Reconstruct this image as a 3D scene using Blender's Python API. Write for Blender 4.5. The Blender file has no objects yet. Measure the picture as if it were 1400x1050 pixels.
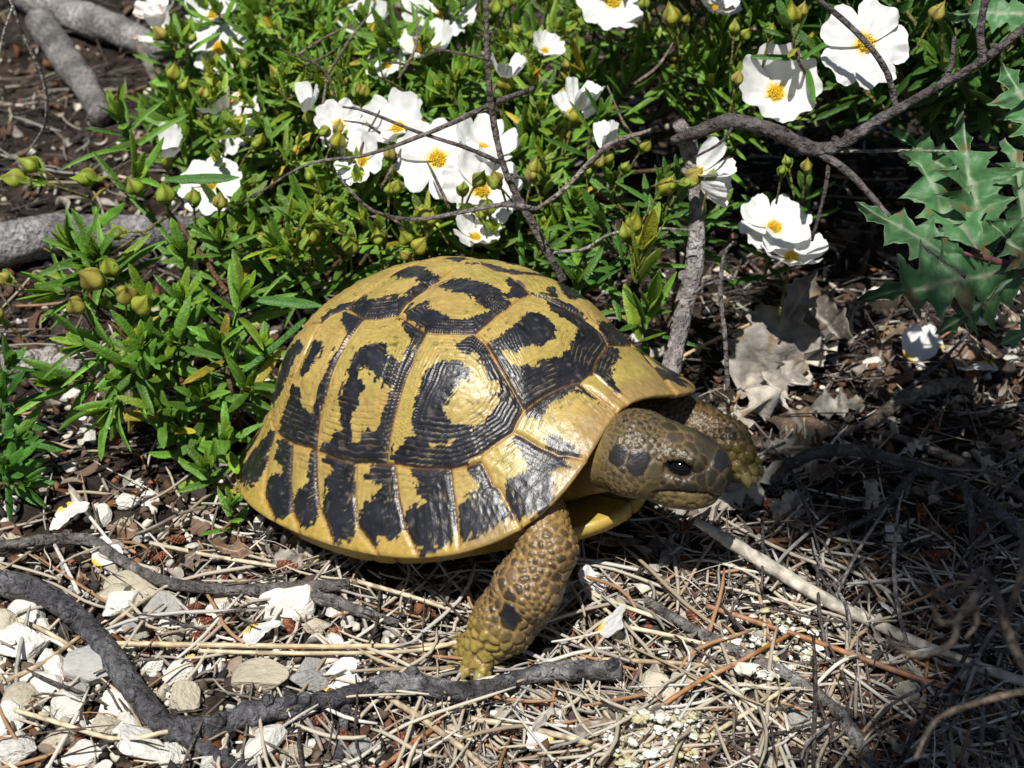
import bpy, math, random
import numpy as np
from mathutils import Matrix, Vector, kdtree

# ------------------------------------------------------------------ scene basics
SC = bpy.context.scene
COL = SC.collection
U = 0.01                      # everything below is written in centimetres
CAM = np.array([0.0, -36.64, 28.36]); CA = 0.5867
FW = np.array([0, math.cos(CA), -math.sin(CA)]); UPV = np.array([0, math.sin(CA), math.cos(CA)])
FPX = 700 / math.tan(math.radians(18.5))
cd = bpy.data.cameras.new('camera'); cam = bpy.data.objects.new('camera', cd); COL.objects.link(cam)
cam.location = CAM * U; cam.rotation_euler = (math.pi / 2 - CA, 0, 0)
cd.sensor_width = 36; cd.lens = 18 / math.tan(math.radians(18.5)); cd.clip_start = 0.01; cd.clip_end = 500
cd.dof.use_dof = True; cd.dof.focus_distance = 0.405; cd.dof.aperture_fstop = 28
SC.camera = cam
SUN = np.array([-0.17, -0.45, 1.0]); SUN /= np.linalg.norm(SUN)
wd = bpy.data.worlds.new('World'); SC.world = wd; wd.use_nodes = True
nt = wd.node_tree; bg = nt.nodes['Background']; sky = nt.nodes.new('ShaderNodeTexSky')
sky.sky_type = 'NISHITA'; sky.sun_disc = False
sky.sun_elevation = math.asin(SUN[2]); sky.sun_rotation = math.atan2(SUN[0], SUN[1])
nt.links.new(sky.outputs[0], bg.inputs[0]); bg.inputs[1].default_value = 0.042
sd = bpy.data.lights.new('sun', 'SUN'); sd.energy = 5.0; sd.angle = math.radians(0.5); sd.color = (1, 0.975, 0.93)
so = bpy.data.objects.new('sun', sd); COL.objects.link(so)
so.rotation_euler = Vector(-SUN).to_track_quat('-Z', 'Y').to_euler(); so.location = SUN * 3
SC.view_settings.view_transform = 'Standard'; SC.view_settings.look = 'None'
SC.view_settings.exposure = 0.15; SC.view_settings.gamma = 1
RNG = np.random.default_rng(11); random.seed(5)

# ------------------------------------------------------------------ helpers
def ray(px, py): return FW + np.array([(px - 700) / FPX, 0, 0]) + UPV * ((525 - py) / FPX)
def atz(px, py, z=0.0):
    d = ray(px, py); return CAM + d * ((z - CAM[2]) / d[2])
def atd(px, py, dep): return CAM + ray(px, py) * dep
def topx(p):
    d = np.asarray(p) - CAM; dep = d @ FW
    return np.stack([700 + FPX * d[..., 0] / dep, 525 - FPX * (d @ UPV) / dep], -1)
def nrm(v):
    v = np.asarray(v, float); return v / np.maximum(np.linalg.norm(v, axis=-1, keepdims=True), 1e-9)
def sst(a, b, x):
    t = np.clip((x - a) / (b - a), 0, 1); return t * t * (3 - 2 * t)
def _h(i, j, k, s):
    n = (i * 73856093) ^ (j * 19349663) ^ (k * 83492791) ^ (s * 2654435761)
    n = (n ^ (n >> 13)) * 1274126177 & 0x7fffffff
    n = (n ^ (n >> 15)) * 2246822519 & 0x7fffffff
    return ((n >> 3) & 0xffff) / 65535.0
def vn(p, f=1.0, s=0):                       # value noise -1..1
    p = np.asarray(p, float) * f; i = np.floor(p).astype(np.int64); t = p - i; t = t * t * (3 - 2 * t); r = 0
    for a in (0, 1):
        for b in (0, 1):
            for c in (0, 1):
                w = (t[..., 0] if a else 1 - t[..., 0]) * (t[..., 1] if b else 1 - t[..., 1]) * (t[..., 2] if c else 1 - t[..., 2])
                r = r + w * _h(i[..., 0] + a, i[..., 1] + b, i[..., 2] + c, s)
    return r * 2 - 1
def fbm(p, f=1.0, s=0, o=3):
    r = 0; a = 1
    for k in range(o): r = r + a * vn(p, f * 2 ** k, s + k); a *= .5
    return r
def mesh(name, V, F, mat, col=None, smooth=True, rough=None):
    V = np.asarray(V, np.float64) * U; me = bpy.data.meshes.new(name)
    if isinstance(F, np.ndarray):
        k = F.shape[1]; me.vertices.add(len(V)); me.vertices.foreach_set('co', V.ravel())
        me.loops.add(F.size); me.loops.foreach_set('vertex_index', F.ravel().astype(np.int32))
        me.polygons.add(len(F)); me.polygons.foreach_set('loop_start', np.arange(0, F.size, k, dtype=np.int32))
        me.polygons.foreach_set('loop_total', np.full(len(F), k, np.int32)); me.update(calc_edges=True); me.validate()
    else:
        me.from_pydata(V.tolist(), [], F); me.update()
    if smooth: me.polygons.foreach_set('use_smooth', np.ones(len(me.polygons), bool))
    if col is not None:
        c = np.asarray(col, float)
        if c.ndim == 1: c = np.tile(c, (len(V), 1))
        a = me.color_attributes.new('Col', 'FLOAT_COLOR', 'POINT')
        a.data.foreach_set('color', np.concatenate([c[:, :3], np.ones((len(c), 1))], 1).ravel().astype(np.float32))
    me.materials.append(mat); return me
def obj(name, me, parent=None, loc=None, label=None, cat=None, group=None, kind=None):
    o = bpy.data.objects.new(name, me); COL.objects.link(o)
    if parent: o.parent = parent
    if loc is not None: o.location = np.asarray(loc) * U
    tag(o, label, cat, group, kind); return o
def tag(o, label=None, cat=None, group=None, kind=None):
    for k, v in (('label', label), ('category', cat), ('group', group), ('kind', kind)):
        if v: o[k] = v
def things(name, V, F, mat, col, label, cat, group=None, smooth=True):   # one-mesh thing with its origin at its base
    V = np.asarray(V); b = V.mean(0).copy(); b[2] = V[:, 2].min()
    return obj(name, mesh(name, V - b, F, mat, col, smooth), None, b, label, cat, group)
class Acc:                                    # gathers the pieces of ONE mesh
    def __init__(s): s.V = []; s.F = []; s.C = []; s.n = 0
    def add(s, V, F, c):
        V = np.asarray(V); s.V.append(V); s.F.append(np.asarray(F) + s.n); s.n += len(V)
        c = np.asarray(c, float); s.C.append(c if c.ndim == 2 else np.tile(c, (len(V), 1)))
    def get(s): return np.concatenate(s.V), np.concatenate(s.F), np.concatenate(s.C)

def mat(name, rough=.6, spec=.4, bump=0., bscale=8., var=.25, vscale=3., trans=0., objcol=False, coat=0., stretch=None, bdist=.05, bump2=0., b2scale=30.):
    m = bpy.data.materials.new(name); m.use_nodes = True; t = m.node_tree; L = t.links.new; N = t.nodes.new
    b = t.nodes['Principled BSDF']; b.inputs['Roughness'].default_value = rough; b.inputs['Specular IOR Level'].default_value = spec
    if coat: b.inputs['Coat Weight'].default_value = coat; b.inputs['Coat Roughness'].default_value = .3
    if objcol: a = N('ShaderNodeObjectInfo'); src = a.outputs['Color']
    else: a = N('ShaderNodeAttribute'); a.attribute_name = 'Col'; src = a.outputs['Color']
    tc = N('ShaderNodeTexCoord'); mp = N('ShaderNodeMapping'); mp.inputs['Scale'].default_value = (100, 100, 100) if not stretch else tuple(100 * q for q in stretch)
    L(tc.outputs['Object'], mp.inputs[0])
    n1 = N('ShaderNodeTexNoise'); n1.inputs['Scale'].default_value = vscale; n1.inputs['Detail'].default_value = 5; L(mp.outputs[0], n1.inputs['Vector'])
    mr = N('ShaderNodeMapRange'); mr.inputs[1].default_value = .3; mr.inputs[2].default_value = .7; mr.inputs[3].default_value = 1 - var; mr.inputs[4].default_value = 1 + var
    L(n1.outputs['Fac'], mr.inputs[0])
    mx = N('ShaderNodeVectorMath'); mx.operation = 'SCALE'; L(src, mx.inputs[0]); L(mr.outputs[0], mx.inputs['Scale'])
    L(mx.outputs[0], b.inputs['Base Color'])
    if bump:
        n2 = N('ShaderNodeTexNoise'); n2.inputs['Scale'].default_value = bscale; n2.inputs['Detail'].default_value = 6; L(mp.outputs[0], n2.inputs['Vector'])
        bp = N('ShaderNodeBump'); bp.inputs['Strength'].default_value = bump; bp.inputs['Distance'].default_value = bdist * U
        L(n2.outputs['Fac'], bp.inputs['Height']); L(bp.outputs[0], b.inputs['Normal']); last = bp
        if bump2:
            v = N('ShaderNodeTexVoronoi'); v.inputs['Scale'].default_value = b2scale; L(mp.outputs[0], v.inputs['Vector'])
            b2 = N('ShaderNodeBump'); b2.inputs['Strength'].default_value = bump2; b2.inputs['Distance'].default_value = bdist * U
            L(v.outputs['Distance'], b2.inputs['Height']); L(bp.outputs[0], b2.inputs['Normal']); L(b2.outputs[0], b.inputs['Normal'])
    if trans:
        tr = N('ShaderNodeBsdfTranslucent'); L(mx.outputs[0], tr.inputs[0]); ms = N('ShaderNodeMixShader'); ms.inputs[0].default_value = trans
        L(b.outputs[0], ms.inputs[1]); L(tr.outputs[0], ms.inputs[2]); L(ms.outputs[0], t.nodes['Material Output'].inputs['Surface'])
    return m
M = dict(
    shell=mat('shell_horn', .37, .5, .32, 18, .16, 7, coat=.13, bdist=.03),
    skin=mat('reptile_skin', .38, .5, .5, 16, .18, 6, bdist=.03),
    eye=mat('eye_gloss', .08, .35, 0, 1, .05),
    claw=mat('claw_horn', .4, .4, .2, 10, .15),
    soil=mat('forest_soil', .95, .1, 1.0, 5, .45, 1.2, bdist=.25),
    stone=mat('limestone', .85, .2, .6, 5, .14, 2.5, objcol=True, bdist=.14, bump2=.2, b2scale=6),
    stonec=mat('gravel_stone', .85, .2, .6, 6, .15, 3, bdist=.06),
    bark=mat('twig_bark', .68, .35, 1.0, 9, .5, 5, stretch=(1, 1, 1), bdist=.22, bump2=.5, b2scale=4),
    wood=mat('bare_wood', .7, .25, .6, 8, .25, 5, bdist=.05),
    straw=mat('dry_straw', .5, .4, .3, 10, .25, 4, bdist=.03),
    needle=mat('dry_needle', .5, .4, .3, 4, .22, 2, objcol=True, bdist=.03, stretch=(.01, .05, .05)),
    crumb=mat('leaf_crumb', .8, .2, .5, 8, .35, 4, bdist=.05),
    leaf=mat('rockrose_leaf', .44, .45, .5, 12, .30, 2.5, trans=.24, bdist=.04, bump2=.45, b2scale=17),
    bud=mat('bud_sepal', .5, .35, .4, 10, .2, 4, trans=.2, bdist=.04),
    petal=mat('white_petal', .6, .2, .35, 4, .03, 2, trans=.22, bdist=.08),
    stamen=mat('yellow_stamen', .6, .2, 0, 1, .15),
    thistle=mat('spiny_leaf', .5, .35, .5, 4, .16, 2, trans=.15, bdist=.06, bump2=.2, b2scale=5),
    deadleaf=mat('dead_leaf', .75, .2, .8, 5, .3, 3, trans=.08, bdist=.08),
    lichen=mat('pale_lichen', .8, .2, .6, 9, .15, 4, bdist=.06),
    cone=mat('catkin_scale', .6, .3, .5, 10, .3, 5, bdist=.05),
)

def smooth_path(P, R, sub):
    P = np.asarray(P, float); n = len(P)
    R = np.full(n, float(R)) if np.isscalar(R) else np.asarray(R, float)
    if n == 2: t = np.linspace(0, 1, sub + 1)[:, None]; return P[0] + (P[1] - P[0]) * t, R[0] + (R[1] - R[0]) * t[:, 0]
    Q = np.vstack([2 * P[0] - P[1], P, 2 * P[-1] - P[-2]]); o = []; ro = []
    for i in range(n - 1):
        a, b, c, d = Q[i:i + 4]
        for k in range(sub):
            t = k / sub; o.append(.5 * ((2 * b) + (c - a) * t + (2 * a - 5 * b + 4 * c - d) * t * t + (3 * b - a - 3 * c + d) * t ** 3)); ro.append(R[i] + (R[i + 1] - R[i]) * t)
    return np.array(o + [P[-1]]), np.array(ro + [R[-1]])
def tube(P, R, sides=8, sub=6, rough=0., seed=0, flat=1.0):
    P, R = smooth_path(P, R, sub); n = len(P); T = nrm(np.gradient(P, axis=0))
    a = np.cross(T[0], [0, 0, 1.]); a = np.array([1., 0, 0]) if np.linalg.norm(a) < 1e-3 else nrm(a); A = []
    for t in T: a = nrm(a - t * (a @ t)); A.append(a)
    A = np.array(A); B = np.cross(T, A); th = np.arange(sides) / sides * 2 * math.pi
    dirs = A[:, None] * np.cos(th)[None, :, None] + B[:, None] * (flat * np.sin(th))[None, :, None]
    V = P[:, None] + dirs * R[:, None, None]
    if rough:
        q = vn(V, .9 / np.mean(R), seed) * .6 + vn(V, 2.2 / np.mean(R), seed + 3) * .4; V = V + dirs * (R[:, None] * rough * q)[..., None]
    V = np.concatenate([V.reshape(-1, 3), P[:1], P[-1:]]); i = np.arange(n - 1)[:, None] * sides; j = np.arange(sides)[None]; k = (j + 1) % sides
    F = np.stack([i + j, i + k, i + sides + k, i + sides + j], -1).reshape(-1, 4); m = n * sides
    c0 = [[m, (q + 1) % sides, q, q] for q in range(sides)]; c1 = [[m + 1, m - sides + q, m - sides + (q + 1) % sides, m - sides + (q + 1) % sides] for q in range(sides)]
    return V, np.vstack([F, c0, c1])
def tri(F):                                   # quads (with doubled corners) to plain lists
    return [list(dict.fromkeys(f)) for f in F.tolist()]
def ico(sub):
    import bmesh
    b = bmesh.new(); bmesh.ops.create_icosphere(b, subdivisions=sub, radius=1); V = np.array([v.co[:] for v in b.verts]); F = np.array([[v.index for v in f.verts] for f in b.faces]); b.free(); return V, F
ICO = {k: ico(k) for k in (1, 2, 3, 4)}
def gh(x, y):                                 # ground height, cm
    p = np.stack([np.asarray(x, float), np.asarray(y, float), np.zeros_like(np.asarray(x, float))], -1)
    r = np.hypot(p[..., 0], p[..., 1])
    return .35 * vn(p, .22, 3) + .16 * vn(p, .8, 4) + 1.1 * sst(6, 45, p[..., 1]) * vn(p, .09, 6) + 6 * sst(100, 900, r) * vn(p, .004, 8)
def gat(px, py, up=0.):
    p = atz(px, py, up)
    for _ in range(3): p = atz(px, py, up + float(gh(p[0], p[1])))
    return p
# ------------------------------------------------------------------ ground
ax = np.concatenate([-np.geomspace(60, 20000, 26)[::-1], np.linspace(-58, 58, 330), np.geomspace(60, 20000, 26)])
GX, GY = np.meshgrid(ax, ax + 8, indexing='ij'); GP = np.stack([GX, GY, np.zeros_like(GX)], -1)
GZ = gh(GX, GY) + .10 * fbm(GP, 1.6, 21, 3) * (np.hypot(GX, GY) < 90)
n = len(ax); i = np.arange(n - 1)[:, None] * n + np.arange(n - 1)[None]
F = np.stack([i, i + n, i + n + 1, i + 1], -1).reshape(-1, 4)
q = fbm(GP, .5, 31, 4)[..., None]; r = fbm(GP, 1.7, 41, 3)[..., None]
C = np.array([.026, .020, .016]) + np.clip(q, 0, 1) * np.array([.03, .019, .011]) + np.clip(r, 0, 1) * np.array([.03, .026, .02])
obj('ground', mesh('ground', np.stack([GX, GY, GZ], -1).reshape(-1, 3), F, M['soil'], C.reshape(-1, 3)), kind='structure')

# ------------------------------------------------------------------ tortoise
TP = [5.6492, .10533, .9436, .90766, 4.40793, -.15619, .62267, .64227]
TK = (-.08801, -.023, -.03993, .27621, .15633, -.19552)
def rotm(y, p, r):
    return np.array(Matrix.Rotation(y, 3, 'Z') @ Matrix.Rotation(p, 3, 'Y') @ Matrix.Rotation(r, 3, 'X'))
TR = rotm(-.71042, -.23633, .03959); TO = np.array([-1.45655, -.11109, 2.77683])
BASE = np.array([TO[0], TO[1], 0.0]); LB = TR.T @ (BASE - TO)
root = bpy.data.objects.new('tortoise', None); COL.objects.link(root); root.empty_display_size = .03
root.matrix_world = Matrix.Translation(BASE * U) @ Matrix(TR.tolist()).to_4x4()
tag(root, 'yellow and black tortoise with domed shell, walking to the right over litter', 'tortoise')
def tpart(name, V, F, m, C, **k): return obj(name, mesh(name, np.asarray(V) - LB, F, m, C, **k), root)
def loc(w): return (np.asarray(w) - TO) @ TR
def shell(th, ph):
    b, w, e, f, H, sx, c1, c2 = TP; r2, r3, r4, z3, z4, rb = TK
    c = np.maximum(np.cos(ph), 1e-6) ** e; s = np.maximum(np.sin(ph), 1e-6) ** f; ct, st = np.cos(th), np.sin(th)
    k = 1 + r2 * np.cos(2 * th) + r3 * np.cos(3 * th) + r4 * np.cos(4 * th); g = 1 + rb * s * (1 - s) * 4
    return np.stack([7.5 * ct * c * k * g + sx * s, b * (1 - w * ct) * st * c * k * g,
                     H * s + (1 - s) * (c1 * ct + c2 * np.cos(2 * th) + z3 * np.cos(3 * th) + z4 * np.cos(4 * th))], -1)
def chart3(p):
    p = np.asarray(p, float); r = np.minimum(np.hypot(p[..., 0], p[..., 1]), 1.0)
    return shell(np.arctan2(p[..., 1], p[..., 0]), (1 - r) * (math.pi / 2 - 1e-3))
SEAM = {'V23': [(0.034, -0.163), (0.027, -0.132), (0.022, -0.071), (0.019, 0.024), (0.002, 0.109), (0.006, 0.181)],
 'V12': [(0.284, -0.181), (0.31, -0.11), (0.339, -0.012), (0.295, 0.146)],
 'V2R': [(0.034, -0.163), (0.144, -0.211), (0.206, -0.2), (0.284, -0.181)],
 'C12': [(0.144, -0.211), (0.157, -0.264), (0.174, -0.346), (0.189, -0.434), (0.197, -0.513), (0.203, -0.598), (0.207, -0.668), (0.205, -0.641), (0.216, -0.741)],
 'C23': [(-0.045, -0.204), (-0.046, -0.269), (-0.046, -0.358), (-0.06, -0.437), (-0.075, -0.548), (-0.1, -0.652), (-0.116, -0.714), (-0.11, -0.695), (-0.116, -0.773)],
 'V3R': [(-0.128, -0.16), (-0.083, -0.185), (-0.045, -0.204), (-0.005, -0.193), (0.034, -0.163)],
 'V34': [(-0.128, -0.16), (-0.126, -0.118), (-0.14, -0.062), (-0.158, 0.052), (-0.14, 0.145), (-0.165, 0.227)],
 'C34': [(-0.194, -0.235), (-0.196, -0.299), (-0.206, -0.388), (-0.242, -0.48), (-0.303, -0.563), (-0.376, -0.625), (-0.415, -0.677)],
 'V4R': [(-0.194, -0.235), (-0.175, -0.191), (-0.128, -0.16)],
 'CM': [(0.646, -0.38), (0.635, -0.42), (0.626, -0.468), (0.567, -0.538), (0.526, -0.589), (0.538, -0.603), (0.492, -0.636), (0.445, -0.667), (0.372, -0.699), (0.312, -0.717), (0.245, -0.732), (0.216, -0.741), (0.089, -0.783), (0.01, -0.784), (-0.078, -0.778), (-0.116, -0.773), (-0.265, -0.748), (-0.358, -0.711), (-0.415, -0.677)],
 'V1M': [(0.646, -0.38), (0.696, -0.314), (0.758, -0.235), (0.815, -0.147), (0.859, -0.071)],
 'V1R': [(0.284, -0.181), (0.358, -0.211), (0.457, -0.272), (0.575, -0.342), (0.646, -0.38)],
 'NuR': [(0.859, -0.071), (0.948, -0.058), (0.994, -0.061), (0.997, -0.078)],
 'NuB': [(0.859, -0.071), (0.864, 0.06)],
 'NuL': [(0.864, 0.06), (0.918, 0.064), (0.996, 0.03)],
 'V1ML': [(0.864, 0.06), (0.825, 0.131), (0.746, 0.246), (0.661, 0.34)],
 'V1L': [(0.661, 0.34), (0.582, 0.35), (0.523, 0.308), (0.465, 0.266), (0.403, 0.212), (0.338, 0.18), (0.295, 0.146)],
 'V2L': [(0.295, 0.146), (0.204, 0.166), (0.146, 0.184), (0.095, 0.184), (0.024, 0.216), (0.006, 0.181)],
 'CML': [(0.661, 0.34), (0.616, 0.448), (0.504, 0.639)],
 'M12L': [(0.504, 0.639), (0.618, 0.597), (0.762, 0.529), (0.893, 0.436)],
 'M12': [(0.626, -0.468), (0.738, -0.461), (0.826, -0.444), (0.924, -0.383)],
 'M23': [(0.538, -0.603), (0.604, -0.648), (0.629, -0.646), (0.713, -0.701)],
 'M34': [(0.445, -0.667), (0.484, -0.737), (0.532, -0.835)],
 'M45': [(0.245, -0.732), (0.29, -0.818), (0.339, -0.883), (0.403, -0.915)],
 'M56': [(0.089, -0.783), (0.108, -0.877), (0.153, -0.942), (0.255, -0.967)],
 'M67': [(-0.116, -0.773), (-0.09, -0.859), (-0.053, -0.93), (0.065, -0.998)],
 'M78': [(-0.265, -0.748), (-0.238, -0.859), (-0.184, -0.946), (-0.109, -0.994)],
 'M89': [(-0.415, -0.677), (-0.426, -0.768), (-0.401, -0.85), (-0.369, -0.901), (-0.255, -0.967)]}
MARK = {'V2': [[(0.069, -0.002), (0.046, 0.039), (0.094, 0.07), (0.184, 0.035), (0.25, 0.024), (0.29, 0.074), (0.088, 0.067), (0.178, 0.04), (0.256, 0.017), (0.302, 0.044), (0.333, -0.017), (0.308, -0.104), (0.264, -0.132), (0.292, -0.074), (0.285, -0.05), (0.221, -0.011), (0.172, -0.016), (0.327, -0.062), (0.279, -0.048), (0.246, -0.022), (0.205, -0.013), (0.15, -0.02), (0.094, -0.022)], [(0.147, 0.154), (0.18, 0.177), (0.265, 0.156), (0.289, 0.124), (0.287, 0.066), (0.243, 0.115), (0.174, 0.139)], [(0.049, -0.113), (0.072, -0.106), (0.141, -0.14), (0.181, -0.15), (0.228, -0.143), (0.265, -0.115), (0.294, -0.08), (0.327, -0.062), (0.318, -0.106), (0.284, -0.186), (0.153, -0.216), (0.056, -0.151)]],
 'V3': [[(-0.039, 0.059), (0.013, 0.034), (0.025, -0.075), (0.032, -0.131), (0.028, -0.144), (0.015, -0.104), (0.005, -0.02), (-0.007, 0.011), (-0.045, 0.043)], [(-0.161, 0.045), (-0.151, 0.084), (-0.089, 0.087), (-0.029, 0.047), (0.007, 0.032), (0.023, 0.013), (-0.007, 0.011), (-0.039, 0.018), (-0.088, 0.011)], [(-0.141, -0.114), (-0.111, -0.105), (-0.074, -0.122), (-0.035, -0.111), (-0.017, -0.083), (0.019, -0.101), (0.034, -0.174), (-0.041, -0.211), (-0.131, -0.163), (-0.134, -0.13)]],
 'V4': [[(-0.19, -0.239), (-0.205, -0.186), (-0.134, -0.13), (-0.131, -0.173), (-0.162, -0.207)]],
 'C2': [[(0.041, -0.176), (0.086, -0.182), (0.148, -0.208), (0.163, -0.263), (0.178, -0.353), (0.198, -0.441), (0.208, -0.571), (0.207, -0.668), (0.198, -0.544), (0.222, -0.737), (0.079, -0.788), (-0.089, -0.781), (-0.08, -0.765), (-0.022, -0.715), (0.027, -0.689), (0.011, -0.649), (0.007, -0.567), (0.004, -0.515), (0.017, -0.493), (0.013, -0.421), (0.013, -0.373), (0.025, -0.33), (0.07, -0.297), (0.078, -0.303), (0.083, -0.341), (0.118, -0.348), (0.15, -0.363), (0.169, -0.357), (0.155, -0.295), (0.14, -0.25), (0.094, -0.215)]],
 '-C2': [[(0.047, -0.431), (0.054, -0.408), (0.092, -0.434), (0.131, -0.465), (0.158, -0.465), (0.168, -0.517), (0.156, -0.581), (0.158, -0.624), (0.139, -0.653), (0.11, -0.64), (0.102, -0.704), (0.06, -0.723), (0.06, -0.655), (0.067, -0.586), (0.072, -0.496)]],
 'C3': [[(-0.124, -0.183), (-0.044, -0.206), (-0.046, -0.269), (-0.043, -0.367), (-0.053, -0.416), (-0.075, -0.548), (-0.107, -0.659), (-0.115, -0.771), (-0.12, -0.777), (-0.215, -0.762), (-0.38, -0.699), (-0.35, -0.658), (-0.369, -0.666), (-0.3, -0.63), (-0.269, -0.522), (-0.196, -0.554), (-0.196, -0.621), (-0.146, -0.645), (-0.129, -0.661), (-0.103, -0.568), (-0.073, -0.437), (-0.049, -0.329), (-0.054, -0.27), (-0.093, -0.233)], [(-0.17, -0.387), (-0.156, -0.339), (-0.137, -0.339), (-0.122, -0.386), (-0.167, -0.464), (-0.198, -0.491), (-0.194, -0.445)]],
 'C4': [[(-0.362, -0.35), (-0.258, -0.336), (-0.23, -0.358), (-0.28, -0.44), (-0.348, -0.52), (-0.444, -0.569), (-0.562, -0.493), (-0.403, -0.455)]],
 'C1': [[(0.254, -0.245), (0.28, -0.202), (0.342, -0.22), (0.27, -0.198), (0.323, -0.202), (0.408, -0.26), (0.492, -0.313), (0.578, -0.358), (0.627, -0.377), (0.602, -0.38), (0.426, -0.307), (0.343, -0.261), (0.3, -0.245), (0.372, -0.266), (0.314, -0.256), (0.276, -0.257)], [(0.249, -0.449), (0.24, -0.387), (0.235, -0.352), (0.264, -0.32), (0.313, -0.319), (0.364, -0.348), (0.339, -0.39), (0.334, -0.436), (0.345, -0.475), (0.352, -0.507), (0.389, -0.535), (0.428, -0.52), (0.449, -0.512), (0.468, -0.528), (0.439, -0.562), (0.413, -0.558), (0.403, -0.592), (0.375, -0.595), (0.341, -0.609), (0.309, -0.614), (0.285, -0.584), (0.264, -0.513)], [(0.25, -0.736), (0.238, -0.692), (0.271, -0.632), (0.343, -0.612), (0.378, -0.629), (0.414, -0.613), (0.459, -0.552), (0.505, -0.484), (0.532, -0.419), (0.536, -0.352), (0.491, -0.397), (0.512, -0.366), (0.568, -0.369), (0.632, -0.388), (0.628, -0.469), (0.567, -0.538), (0.495, -0.623), (0.493, -0.637), (0.445, -0.672), (0.373, -0.701)]],
 'V1': [[(0.386, -0.192), (0.413, -0.138), (0.442, -0.08), (0.442, 0.039), (0.459, 0.075), (0.515, 0.082), (0.579, 0.074), (0.631, 0.028), (0.609, -0.024), (0.615, -0.075), (0.558, -0.111), (0.508, -0.17), (0.461, -0.203), (0.413, -0.201)], [(0.383, -0.203), (0.423, -0.218), (0.465, -0.25), (0.539, -0.248), (0.651, -0.196), (0.648, -0.15), (0.669, -0.118), (0.73, -0.045), (0.725, 0.063), (0.691, 0.097), (0.653, 0.166), (0.575, 0.235), (0.531, 0.188), (0.445, 0.149), (0.347, 0.185), (0.465, 0.266), (0.529, 0.318), (0.645, 0.35), (0.802, 0.17), (0.868, 0.053), (0.861, -0.075), (0.79, -0.186), (0.717, -0.297), (0.646, -0.38), (0.591, -0.352), (0.464, -0.287), (0.384, -0.24), (0.336, -0.208)]],
 'M1': [[(0.703, -0.374), (0.729, -0.344), (0.766, -0.275), (0.824, -0.183), (0.873, -0.096), (0.912, -0.104), (0.969, -0.08), (0.94, -0.09), (0.888, -0.082), (0.856, -0.079), (0.789, -0.182), (0.687, -0.328), (0.661, -0.378)], [(0.769, -0.435), (0.793, -0.408), (0.827, -0.394), (0.9, -0.377), (0.894, -0.402), (0.857, -0.423), (0.799, -0.439)]],
 'M2': [[(0.628, -0.469), (0.711, -0.466), (0.831, -0.447), (0.872, -0.439), (0.798, -0.518), (0.814, -0.539), (0.811, -0.568), (0.786, -0.609), (0.74, -0.655), (0.72, -0.677), (0.693, -0.687), (0.676, -0.67), (0.657, -0.635), (0.659, -0.609), (0.688, -0.583), (0.714, -0.558), (0.727, -0.533), (0.692, -0.503)]],
 'M3': [[(0.5, -0.634), (0.538, -0.603), (0.585, -0.638), (0.626, -0.671), (0.681, -0.693), (0.64, -0.723), (0.586, -0.785), (0.535, -0.816), (0.513, -0.754), (0.537, -0.719), (0.586, -0.686), (0.551, -0.657), (0.515, -0.648)]],
 'M4': [[(0.303, -0.723), (0.445, -0.667), (0.477, -0.727), (0.524, -0.807), (0.485, -0.849), (0.414, -0.899), (0.381, -0.898), (0.344, -0.875), (0.336, -0.841), (0.373, -0.808), (0.399, -0.791), (0.381, -0.782), (0.36, -0.772), (0.399, -0.743), (0.353, -0.749), (0.326, -0.741)]],
 'M5': [[(0.153, -0.803), (0.153, -0.771), (0.209, -0.741), (0.246, -0.736), (0.286, -0.819), (0.335, -0.885), (0.275, -0.93), (0.217, -0.96), (0.185, -0.95), (0.156, -0.931), (0.157, -0.892), (0.169, -0.872), (0.214, -0.858), (0.198, -0.839), (0.225, -0.811), (0.205, -0.794)]],
 'M6': [[(-0.065, -0.785), (0.01, -0.788), (0.086, -0.783), (0.125, -0.917), (0.148, -0.961), (0.082, -0.985), (0.051, -0.983), (-0.012, -0.946), (-0.032, -0.917), (-0.004, -0.896), (0.023, -0.886), (-0.023, -0.876), (-0.03, -0.845), (0.007, -0.834)]],
 'M7': [[(-0.179, -0.902), (-0.15, -0.897), (-0.12, -0.853), (-0.126, -0.775), (-0.116, -0.773), (-0.061, -0.93), (-0.034, -0.967), (-0.099, -0.983), (-0.148, -0.961), (-0.18, -0.925)]],
 'M8': [[(-0.372, -0.722), (-0.264, -0.755), (-0.245, -0.841), (-0.181, -0.951), (-0.261, -0.957), (-0.321, -0.92), (-0.375, -0.873), (-0.364, -0.838), (-0.291, -0.856), (-0.293, -0.817), (-0.353, -0.775)]],
 'M9': [[(-0.569, -0.697), (-0.488, -0.671), (-0.425, -0.673), (-0.446, -0.742), (-0.437, -0.805), (-0.455, -0.838), (-0.539, -0.814), (-0.641, -0.744), (-0.668, -0.686)]],
 'LC1': [[(0.256, 0.237), (0.274, 0.253), (0.323, 0.228), (0.302, 0.212)], [(0.24, 0.339), (0.24, 0.408), (0.292, 0.432), (0.327, 0.454), (0.362, 0.347), (0.356, 0.283), (0.293, 0.286)], [(0.514, 0.363), (0.466, 0.5), (0.468, 0.588), (0.497, 0.637), (0.655, 0.356), (0.571, 0.357)], [(0.285, 0.16), (0.331, 0.193), (0.395, 0.247), (0.488, 0.302), (0.45, 0.229), (0.363, 0.175)]],
 'LM1': [[(0.679, 0.327), (0.661, 0.374), (0.739, 0.341), (0.848, 0.196), (0.951, 0.075), (0.903, 0.091), (0.845, 0.089), (0.788, 0.186)], [(0.506, 0.648), (0.618, 0.597), (0.716, 0.545), (0.658, 0.538)]],
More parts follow.
